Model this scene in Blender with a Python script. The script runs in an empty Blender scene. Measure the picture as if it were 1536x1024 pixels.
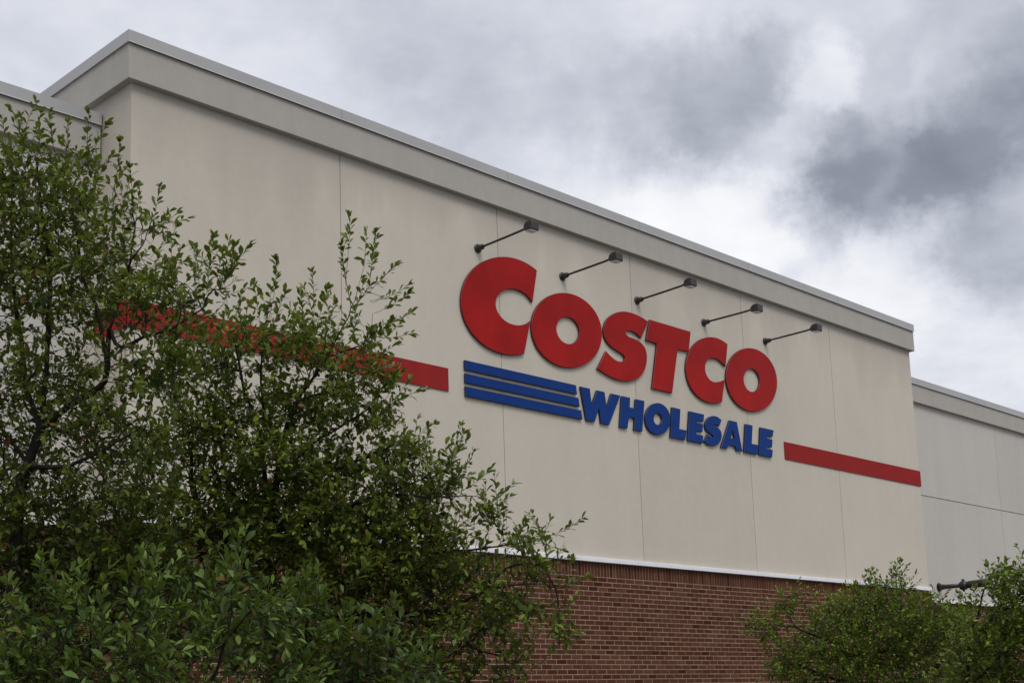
import bpy, bmesh, math, random
import numpy as np
from mathutils import Vector, Matrix
from mathutils.geometry import tessellate_polygon

# ------------------------------------------------------------------ helpers
scene = bpy.context.scene
col = scene.collection
R = math.radians

def link(o, parent=None):
    col.objects.link(o)
    if parent is not None:
        o.parent = parent
    return o

def empty(name, loc=(0, 0, 0)):
    o = bpy.data.objects.new(name, None)
    o.empty_display_size = .2
    o.location = loc
    return link(o)

def tag(o, label=None, cat=None, group=None, kind=None):
    if label: o['label'] = label
    if cat: o['category'] = cat
    if group: o['group'] = group
    if kind: o['kind'] = kind
    return o

class MB:
    """collects shapes and links them as one mesh object"""
    def __init__(self):
        self.v = []; self.f = []; self.m = []; self.cur = 0
    def add(self, vs, fs):
        n = len(self.v)
        self.v += [tuple(p) for p in vs]
        self.f += [tuple(i + n for i in f) for f in fs]
        self.m += [self.cur] * len(fs)
    def box(self, x0, x1, y0, y1, z0, z1):
        self.add([(x0,y0,z0),(x1,y0,z0),(x1,y1,z0),(x0,y1,z0),(x0,y0,z1),(x1,y0,z1),(x1,y1,z1),(x0,y1,z1)],
                 [(0,3,2,1),(4,5,6,7),(0,1,5,4),(1,2,6,5),(2,3,7,6),(3,0,4,7)])
    def tube(self, pts, rads, k=12, cap=True):
        pts = [Vector(p) for p in pts]
        rings = []
        prev = None
        for i, p in enumerate(pts):
            d = (pts[min(i+1, len(pts)-1)] - pts[max(i-1, 0)])
            if d.length < 1e-9: d = Vector((0,0,1))
            d.normalize()
            a = prev - d*prev.dot(d) if prev is not None else d.orthogonal()
            a.normalize(); prev = a
            b = d.cross(a)
            rings.append([p + (a*math.cos(t) + b*math.sin(t))*rads[i] for t in (2*math.pi*j/k for j in range(k))])
        vs = [p for r in rings for p in r]
        fs = []
        for i in range(len(pts)-1):
            for j in range(k):
                j2 = (j+1) % k
                fs.append((i*k+j, i*k+j2, (i+1)*k+j2, (i+1)*k+j))
        if cap:
            fs.append(tuple(range(k-1, -1, -1)))
            fs.append(tuple((len(pts)-1)*k + j for j in range(k)))
        self.add(vs, fs)
    def build(self, name, mats, parent=None, bevel=0, smooth=False, loc=None):
        me = bpy.data.meshes.new(name)
        off = Vector(loc) if loc is not None else Vector()
        me.from_pydata([tuple(Vector(p) - off) for p in self.v], [], self.f)
        for m in (mats if isinstance(mats, (list, tuple)) else [mats]):
            me.materials.append(m)
        me.polygons.foreach_set('material_index', self.m)
        if smooth:
            me.polygons.foreach_set('use_smooth', [True]*len(self.f))
        me.update()
        o = bpy.data.objects.new(name, me)
        o.location = off
        if bevel:
            b = o.modifiers.new('bevel', 'BEVEL'); b.width = bevel; b.segments = 2; b.limit_method = 'ANGLE'
        return link(o, parent)

def mat(name):
    m = bpy.data.materials.new(name)
    m.use_nodes = True
    return m, m.node_tree.nodes, m.node_tree.links, m.node_tree.nodes['Principled BSDF']

def nd(nodes, kind, **kw):
    n = nodes.new(kind)
    for k, v in kw.items():
        if k in ('inp',):
            for a, b in v.items(): n.inputs[a].default_value = b
        else:
            setattr(n, k, v)
    return n

def mixc(nodes, links, fac, a, b, blend='MIX'):
    n = nodes.new('ShaderNodeMix'); n.data_type = 'RGBA'; n.blend_type = blend
    for key, val in ((0, fac), (6, a), (7, b)):
        if hasattr(val, 'is_linked') or isinstance(val, bpy.types.NodeSocket): links.new(val, n.inputs[key])
        else: n.inputs[key].default_value = val if not isinstance(val, tuple) else (*val, 1)[:4]
    return n.outputs[2]

def ramp(nodes, links, fac, stops):
    n = nodes.new('ShaderNodeValToRGB')
    links.new(fac, n.inputs[0])
    el = n.color_ramp.elements
    while len(el) < len(stops): el.new(.5)
    for e, (p, c) in zip(el, stops):
        e.position = p; e.color = (*c, 1) if isinstance(c, tuple) else (c, c, c, 1)
    return n.outputs[0]

def math_(nodes, links, op, a, b=None, clamp=False):
    n = nodes.new('ShaderNodeMath'); n.operation = op; n.use_clamp = clamp
    for i, v in enumerate((a, b)):
        if v is None: continue
        if isinstance(v, bpy.types.NodeSocket): links.new(v, n.inputs[i])
        else: n.inputs[i].default_value = v
    return n.outputs[0]

# ------------------------------------------------------------------ materials
def stucco(name, base, dirt=.25, tint=(.30,.27,.24), eave=None):
    m, N, L, P = mat(name)
    tc = nd(N, 'ShaderNodeTexCoord').outputs['Object']
    big = nd(N, 'ShaderNodeTexNoise', inp={'Scale': .55, 'Detail': 5., 'Roughness': .6}); L.new(tc, big.inputs['Vector'])
    med = nd(N, 'ShaderNodeTexNoise', inp={'Scale': 7., 'Detail': 8., 'Roughness': .7}); L.new(tc, med.inputs['Vector'])
    # rain streaks: noise stretched down the wall
    mp = nd(N, 'ShaderNodeMapping'); mp.inputs['Scale'].default_value = (1.5, 1.5, .22); L.new(tc, mp.inputs['Vector'])
    st = nd(N, 'ShaderNodeTexNoise', inp={'Scale': 1.6, 'Detail': 7., 'Roughness': .62}); L.new(mp.outputs[0], st.inputs['Vector'])
    if eave:      # shade under the parapet painted into the colour, its reach broken by streaks
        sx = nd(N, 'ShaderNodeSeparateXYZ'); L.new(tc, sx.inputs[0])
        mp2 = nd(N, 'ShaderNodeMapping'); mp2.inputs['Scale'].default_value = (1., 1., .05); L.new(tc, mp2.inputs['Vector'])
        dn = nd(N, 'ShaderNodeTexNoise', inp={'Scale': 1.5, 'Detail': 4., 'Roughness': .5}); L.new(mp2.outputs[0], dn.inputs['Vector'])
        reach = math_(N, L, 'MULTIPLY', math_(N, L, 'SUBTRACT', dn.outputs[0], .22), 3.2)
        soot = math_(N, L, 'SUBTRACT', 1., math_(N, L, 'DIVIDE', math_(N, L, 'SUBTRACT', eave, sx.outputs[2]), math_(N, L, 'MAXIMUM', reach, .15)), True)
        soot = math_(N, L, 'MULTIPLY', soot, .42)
    fine = nd(N, 'ShaderNodeTexNoise', inp={'Scale': 85., 'Detail': 4., 'Roughness': .7}); L.new(tc, fine.inputs['Vector'])
    isl = nd(N, 'ShaderNodeNewGeometry').outputs['Random Per Island']
    base_s = mixc(N, L, isl, tuple(x*.955 for x in base), tuple(x*1.035 for x in base))
    c = mixc(N, L, math_(N, L, 'MULTIPLY', ramp(N, L, big.outputs[0], [(.35, 0.), (.7, 1.)]), .36), base_s, tuple(x*.84 for x in base))
    c = mixc(N, L, math_(N, L, 'MULTIPLY', ramp(N, L, med.outputs[0], [(.42, 0.), (.68, 1.)]), .28), c, tuple(min(1, x*1.14) for x in base))
    c = mixc(N, L, math_(N, L, 'MULTIPLY', ramp(N, L, st.outputs[0], [(.45, 0.), (.75, 1.)]), dirt), c, tint)
    c = mixc(N, L, math_(N, L, 'MULTIPLY', ramp(N, L, fine.outputs[0], [(.4, 0.), (.7, 1.)]), .22), c, tuple(x*.72 for x in base))
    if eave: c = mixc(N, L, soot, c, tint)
    L.new(c, P.inputs['Base Color']); P.inputs['Roughness'].default_value = .9
    P.inputs['Specular IOR Level'].default_value = .25
    b = nd(N, 'ShaderNodeBump', inp={'Strength': .7, 'Distance': .006})
    L.new(fine.outputs[0], b.inputs['Height']); L.new(b.outputs[0], P.inputs['Normal'])
    return m

def paint(name, base, rough=.4, var=.12, spec=.5, scale=3., metal=0., bump=0.):
    m, N, L, P = mat(name)
    tc = nd(N, 'ShaderNodeTexCoord').outputs['Object']
    n1 = nd(N, 'ShaderNodeTexNoise', inp={'Scale': scale, 'Detail': 5., 'Roughness': .6}); L.new(tc, n1.inputs['Vector'])
    n2 = nd(N, 'ShaderNodeTexNoise', inp={'Scale': scale*14, 'Detail': 4., 'Roughness': .6}); L.new(tc, n2.inputs['Vector'])
    c = mixc(N, L, ramp(N, L, n1.outputs[0], [(.3, 0.), (.72, 1.)]), tuple(x*(1-var) for x in base), tuple(x*(1+var) for x in base))
    c = mixc(N, L, math_(N, L, 'MULTIPLY', ramp(N, L, n2.outputs[0], [(.5, 0.), (.8, 1.)]), .15), c, tuple(x*.6+.02 for x in base))
    L.new(c, P.inputs['Base Color'])
    L.new(math_(N, L, 'ADD', math_(N, L, 'MULTIPLY', n1.outputs[0], .25), rough-.12), P.inputs['Roughness'])
    P.inputs['Specular IOR Level'].default_value = spec
    P.inputs['Metallic'].default_value = metal
    if bump:
        b = nd(N, 'ShaderNodeBump', inp={'Strength': bump, 'Distance': .01}); L.new(n1.outputs[0], b.inputs['Height']); L.new(b.outputs[0], P.inputs['Normal'])
    return m

def brick_mat(name):
    m, N, L, P = mat(name)
    g = nd(N, 'ShaderNodeNewGeometry')
    tc = nd(N, 'ShaderNodeTexCoord').outputs['Object']
    c = ramp(N, L, g.outputs['Random Per Island'], [(0., (.040,.013,.007)), (.10, (.070,.021,.010)), (.45, (.098,.038,.021)), (.75, (.083,.035,.021)), (.92, (.126,.055,.033)), (1., (.066,.024,.013))])
    n1 = nd(N, 'ShaderNodeTexNoise', inp={'Scale': 40., 'Detail': 6., 'Roughness': .7}); L.new(tc, n1.inputs['Vector'])
    big = nd(N, 'ShaderNodeTexNoise', inp={'Scale': .8, 'Detail': 4., 'Roughness': .6}); L.new(tc, big.inputs['Vector'])
    c = mixc(N, L, math_(N, L, 'MULTIPLY', ramp(N, L, n1.outputs[0], [(.35, 0.), (.75, 1.)]), .4), c, (.045,.017,.010))
    c = mixc(N, L, math_(N, L, 'MULTIPLY', ramp(N, L, big.outputs[0], [(.45, 0.), (.7, 1.)]), .28), c, (.14,.055,.032))
    L.new(c, P.inputs['Base Color']); P.inputs['Roughness'].default_value = .92
    P.inputs['Specular IOR Level'].default_value = .08
    b = nd(N, 'ShaderNodeBump', inp={'Strength': .5, 'Distance': .004}); L.new(n1.outputs[0], b.inputs['Height']); L.new(b.outputs[0], P.inputs['Normal'])
    return m

def leaf_mat(name, dark, mid, light, young):
    m, N, L, P = mat(name)
    g = nd(N, 'ShaderNodeNewGeometry')
    at_ = nd(N, 'ShaderNodeAttribute'); at_.attribute_name = 'young'
    c = ramp(N, L, g.outputs['Random Per Island'], [(0., dark), (.22, dark), (.52, mid), (.88, light), (.955, light), (.965, (.14,.085,.018)), (.985, (.13,.030,.016)), (1., (.085,.03,.016))])
    c = mixc(N, L, at_.outputs['Fac'], c, young)
    # paler underside
    c2 = mixc(N, L, .3, c, (.08,.10,.04))
    cc = mixc(N, L, g.outputs['Backfacing'], c, c2)
    L.new(cc, P.inputs['Base Color']); P.inputs['Roughness'].default_value = .34
    P.inputs['Specular IOR Level'].default_value = .15
    tr = nd(N, 'ShaderNodeBsdfTranslucent')
    tcol = mixc(N, L, .55, c, (.20,.26,.02))
    L.new(tcol, tr.inputs['Color'])
    mx = nd(N, 'ShaderNodeMixShader'); mx.inputs[0].default_value = .26
    L.new(P.outputs[0], mx.inputs[1]); L.new(tr.outputs[0], mx.inputs[2])
    L.new(mx.outputs[0], N['Material Output'].inputs['Surface'])
    return m

M = {}
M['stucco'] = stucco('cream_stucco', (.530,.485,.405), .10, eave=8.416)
M['wing_stucco'] = stucco('grey_stucco', (.485,.460,.418), .12, (.30,.29,.28))
M['fascia'] = stucco('parapet_stucco', (.395,.374,.332), .18, (.22,.21,.19))
M['joint'] = paint('joint_sealant', (.16,.145,.13), .8)
M['coping'] = paint('coping_metal', (.36,.357,.348), .45, .06, .5, 1.2)
M['flash'] = paint('white_flashing', (.72,.72,.74), .5, .05)
M['brick'] = brick_mat('red_brick')
M['mortar'] = paint('mortar', (.39,.27,.195), .95, .14, .2, 6.)
M['red'] = paint('red_sign_face', (.30,.0085,.0075), .5, .27, .09, 1.1, 0, .12)
M['red_side'] = paint('red_sign_return', (.10,.006,.007), .5)
M['blue'] = paint('blue_sign_face', (.005,.034,.170), .5, .16, .08, 1.3, 0, .1)
M['blue_side'] = paint('blue_sign_return', (.006,.012,.045), .5)
M['band'] = paint('red_band_paint', (.262,.019,.018), .85, .12, .12, 4.)
M['bronze'] = paint('dark_bronze', (.022,.019,.017), .45, .2)
M['lens'] = paint('lamp_glass', (.62,.61,.58), .35, .05)
M['roof'] = paint('roof_membrane', (.45,.45,.44), .9)
M['asphalt'] = paint('asphalt', (.11,.11,.11), .9, .15, .3, 2.)
M['concrete'] = paint('concrete', (.22,.215,.20), .9, .12, .3, 1.5)
M['soil'] = paint('mulch', (.05,.033,.022), .95, .35, .2, 9.)
M['bark'] = paint('bark', (.024,.019,.015), .9, .3, .2, 18.)
M['leaf_tree'] = leaf_mat('tree_leaf', (.010,.020,.003), (.036,.061,.008), (.112,.160,.020), (.150,.190,.026))
M['leaf_broad'] = leaf_mat('broad_tree_leaf', (.011,.023,.003), (.042,.071,.009), (.126,.180,.023), (.168,.212,.029))
M['leaf_shrub'] = leaf_mat('shrub_leaf', (.006,.016,.003), (.020,.048,.009), (.080,.142,.026), (.135,.200,.038))
M['leaf_low'] = leaf_mat('low_shrub_leaf', (.005,.012,.002), (.012,.027,.005), (.036,.068,.012), (.080,.130,.025))
M['leaf_right'] = leaf_mat('bushy_shrub_leaf', (.010,.024,.003), (.050,.092,.009), (.138,.212,.021), (.175,.235,.027))
M['leaf_yellow'] = leaf_mat('young_tree_leaf', (.018,.038,.004), (.058,.104,.010), (.130,.200,.020), (.170,.230,.027))

# ------------------------------------------------------------------ dimensions (metres)
RX = 17.083                 # right end of the tall block
H_COP, H_COPB, H_FAS = 8.958, 8.818, 8.416
SILL, SILB, SOL = 3.714, 3.650, 3.443
BAND0, BAND1 = 5.695, 5.997
D_F, D_C = .082, .097       # parapet and coping stand proud of the wall
SEAMS = [2.820, 5.527, 8.372, 11.284, 14.061]
LWY, RWY = .69, 1.43        # planes of the two lower wings
LW_TOP, RW_TOP = 8.262, 8.590
DEPTH = 30.
PT = .014                   # panel thickness in front of the joint backing

store = empty('store_building', (0, 0, 0))
tag(store, 'large beige store building with flat parapet and a brick base under the lettering', 'building')
def part(mb, name, mats, label=None, **kw):
    o = mb.build(name, mats, store, **kw)
    if label: o['label'] = label
    return o
def sub(mb, name, mats, parent, label=None, **kw):
    o = mb.build(name, mats, parent, **kw)
    if label: o['label'] = label
    return o

# --- tall block: backing and stucco panels with open joints
def panels(mb, axis, cuts, y, z0, z1, g=.010, zc=()):
    zz = [z0, *zc, z1]
    for a, b in zip(cuts[:-1], cuts[1:]):
        for c, d in zip(zz[:-1], zz[1:]):
            lo, hi = a + (g/2 if a != cuts[0] else 0), b - (g/2 if b != cuts[-1] else 0)
            cc, dd = c + (.009 if c != zz[0] else 0), d - (.009 if d != zz[-1] else 0)
            if axis == 'x': mb.box(lo, hi, y, y + PT, cc, dd)
            else: mb.box(y, y + PT, lo, hi, cc, dd)

w = MB()
w.cur = 1
w.box(PT+.001, RX-PT-.001, PT, DEPTH, SILL-.3, H_COPB-.02)
w.cur = 0
panels(w, 'x', [0, *SEAMS, RX], 0, SILL+.002, H_FAS+.05)
w.box(0, PT, PT+.0005, DEPTH, SILL+.002, H_FAS+.05)
w.box(RX-PT, RX, PT+.0005, DEPTH, SILL+.002, H_FAS+.05)
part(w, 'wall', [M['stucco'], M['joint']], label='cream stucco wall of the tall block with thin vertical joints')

def parapet(x0, x1, y0, y1, top, left, right, name_parent_label):
    """fascia ring and metal coping along the front and the exposed ends"""
    zf, zc = top - (H_COP - H_FAS), top - (H_COP - H_COPB)
    f = MB()
    xl = x0 - (D_F if left else 0); xr = x1 + (D_F if right else 0)
    f.box(xl, xr, y0 - D_F, y0 + .25, zf, zc + .03)
    if left: f.box(xl, x0 + .25, y0 + .251, y1, zf, zc + .03)
    if right: f.box(x1 - .25, xr, y0 + .251, y1, zf, zc + .03)
    p = part(f, 'parapet', M['fascia'], label=name_parent_label, bevel=.006)
    c = MB()
    xl = x0 - (D_C if left else 0); xr = x1 + (D_C if right else 0)
    def run(a, b):       # front coping in sheets with open seams, a drip lip along the lower edge
        n = max(1, round((b - a)/3.05)); t = [a + (b-a)*i/n for i in range(n+1)]
        for i in range(n):
            c.box(t[i] + (.003 if i else 0), t[i+1] - (.003 if i < n-1 else 0), y0 - D_C, y0 + .33, zc + .012, top)
            a_, b_, yo = t[i] + (.003 if i else 0), t[i+1] - (.003 if i < n-1 else 0), y0 - D_C
            c.add([(x_, y_, z_) for x_ in (a_, b_) for y_, z_ in ((yo + .004, zc + .0115), (yo - .0005, zc + .0115), (yo - .014, zc - .004), (yo - .012, zc - .006), (yo + .004, zc - .001))],
                  [(0,1,6,5),(1,2,7,6),(2,3,8,7),(3,4,9,8),(4,0,5,9),(4,3,2,1,0),(5,6,7,8,9)])
    run(xl, xr)
    def side(xa, xb, lip):
        a = y0 + .3312; n = max(1, round((y1-a)/2.6)); 
        t = [a + (y1-a)*i/n for i in range(n+1)]
        if y0 == 0 and lip < 0: t = [a, 1.12] + [1.12 + (y1-1.12)*i/9 for i in range(1, 10)]
        for i in range(len(t)-1):
            c.box(xa, xb, t[i] + (.0015 if i else 0), t[i+1], zc + .012, top - (.001 if i % 2 else 0))
            e = xa if lip < 0 else xb
            c.box(e - .007 if lip < 0 else e - .012, e + .012 if lip < 0 else e + .007, t[i], t[i+1] - .001, zc - .002, zc + .0115)
    if left:
        side(xl, x0 + .33, -1)
        c.box(xl - .007, xl + .012, y0 - D_C + .0125, y0 + .331, zc - .002, zc + .0115)
    if right: side(x1 - .33, xr, 1)
    sub(c, 'coping', M['coping'], p)
    return p
parapet(0, RX, 0, DEPTH, H_COP, True, True, 'grey stucco parapet band around the top of the tall block')

r_ = MB(); r_.box(.251, RX-.251, .26, DEPTH-.01, H_COPB-.4, H_COPB-.021)
part(r_, 'roof', M['roof'])

# --- red bands
b = MB(); b.box(-.018, 4.530, -.018, -.0005, BAND0, BAND1); b.box(-.018, -.0005, -.0004, LWY, BAND0, BAND1)
part(b, 'red_band', M['band'], label='long red band running from the left corner towards the lettering', bevel=.002)
b = MB(); b.box(12.312, RX+.018, -.018, -.0005, BAND0, BAND1); b.box(RX+.0005, RX+.018, -.0004, RWY, BAND0, BAND1)
part(b, 'red_band', M['band'], label='short red band right of the lettering', bevel=.002)

# --- brick base
def brickwork(x0, x1, y, ztop, zbot, seed, soldier_to):
    rng = random.Random(seed)
    k = MB(); J = .0120; C_ = .0677; BL = .2032
    z = ztop; row = 0
    while z > zbot:
        off = (row % 2)*BL/2 + rng.uniform(-.006, .006)
        x = x0 - off
        while x < x1:
            a, bb = max(x0, x + J/2), min(x1, x + BL - J/2)
            if bb - a > .02:
                d = rng.uniform(-.0016, .0016)
                k.box(a + rng.uniform(-.0012,.0012), bb + rng.uniform(-.0012,.0012), y + d, y + .03, z - C_ + J/2, z - J/2 + rng.uniform(-.0008,.0008))
            x += BL
        z -= C_; row += 1
    s = MB(); x = x0
    while x < x1:
        a, bb = x + J/2, min(x1, x + C_ - J/2)
        if bb - a > .01:
            s.box(a + rng.uniform(-.001,.001), bb, y + rng.uniform(-.0016,.0016) - .001, y + .03, ztop + J/2, soldier_to)
        x += C_
    return k, s
def base(x0, x1, y, seed, sides, label):
    m_ = MB(); m_.box(x0 + .001, x1 - .001, y + .004, y + 2.2, -.3, SILB - .0005)
    p = part(m_, 'brick_base', M['mortar'], label=label)
    k, s = brickwork(x0, x1, y, SOL, .0, seed, SILB - .004)
    if sides:      # the short returns of the tall block, bricks turned round the corner
        for xs, sg, dep in ((x0, -1, LWY), (x1, 1, RWY)):
            k2, s2 = brickwork(0., dep - .004, 0., SOL, .0, seed + 9, SILB - .004)
            for src, dst in ((k2, k), (s2, s)):
                dst.add([(xs + sg*(.003 - b_*1.) , y + .036 + a_*.94, c_) for a_, b_, c_ in src.v], [tuple(reversed(f_)) if sg < 0 else f_ for f_ in src.f])
    sub(k, 'brickwork', M['brick'], p)
    sub(s, 'soldier_course', M['brick'], p)
    f = MB()
    f.box(x0 - (.045 if sides else 0), x1 + (.045 if sides else 0), y - .06, y + .12, SILB, SILB + .055)
    f.add([(x0 - (.045 if sides else 0), y - .06, SILB + .0552), (x1 + (.045 if sides else 0), y - .06, SILB + .0552), (x1 + (.045 if sides else 0), y + .06, SILL + .022), (x0 - (.045 if sides else 0), y + .06, SILL + .022)], [(0,1,2,3)])
    sub(f, 'sill', M['flash'], p, 'white metal flashing on top of the brick')
    return p
base(0, RX, 0, 5, True, 'red brick base of the tall block')

# --- lower wings
def wing(x0, x1, y, top, seams, zc, seed, label):
    zf = top - (H_COP - H_FAS)
    k = MB(); k.cur = 1
    k.box(x0, x1, y + PT, DEPTH, SILL - .3, top - .17)
    k.cur = 0
    panels(k, 'x', [x0, *seams, x1], y, SILL + .002, zf + .05, zc=zc)
    part(k, 'wing_wall', [M['wing_stucco'], M['joint']], label=label)
base(-14., -.001, LWY, 6, False, 'red brick base of the lower wing behind the tall dark tree')
wing(-14., -.0005, LWY, LW_TOP, [-11.2, -8.4, -5.6, -2.8], (), 1, 'pale stucco wing wall behind the tall dark tree')
parapet(-14., -.0203, LWY, DEPTH, LW_TOP, False, False, 'parapet of the lower wing behind the tall dark tree')
base(RX + .001, 40., RWY, 7, False, 'red brick base of the lower wing beyond the tall block')
wing(RX + .0005, 40., RWY, RW_TOP, [23.88, 26.8, 29.7, 32.6, 35.5], (5.985,), 2, 'grey stucco wing wall with one level joint, beyond the tall block')
parapet(RX + .0203, 40., RWY, DEPTH, RW_TOP, False, False, 'parapet of the lower wing beyond the tall block')
g_ = MB(); g_.box(-13.99, -.02, LWY + .26, DEPTH, LW_TOP - .5, LW_TOP - .171)
part(g_, 'wing_roof', M['roof'])
g_ = MB(); g_.box(RX + .02, 39.9, RWY + .26, DEPTH, RW_TOP - .5, RW_TOP - .171)
part(g_, 'wing_roof', M['roof'])

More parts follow.
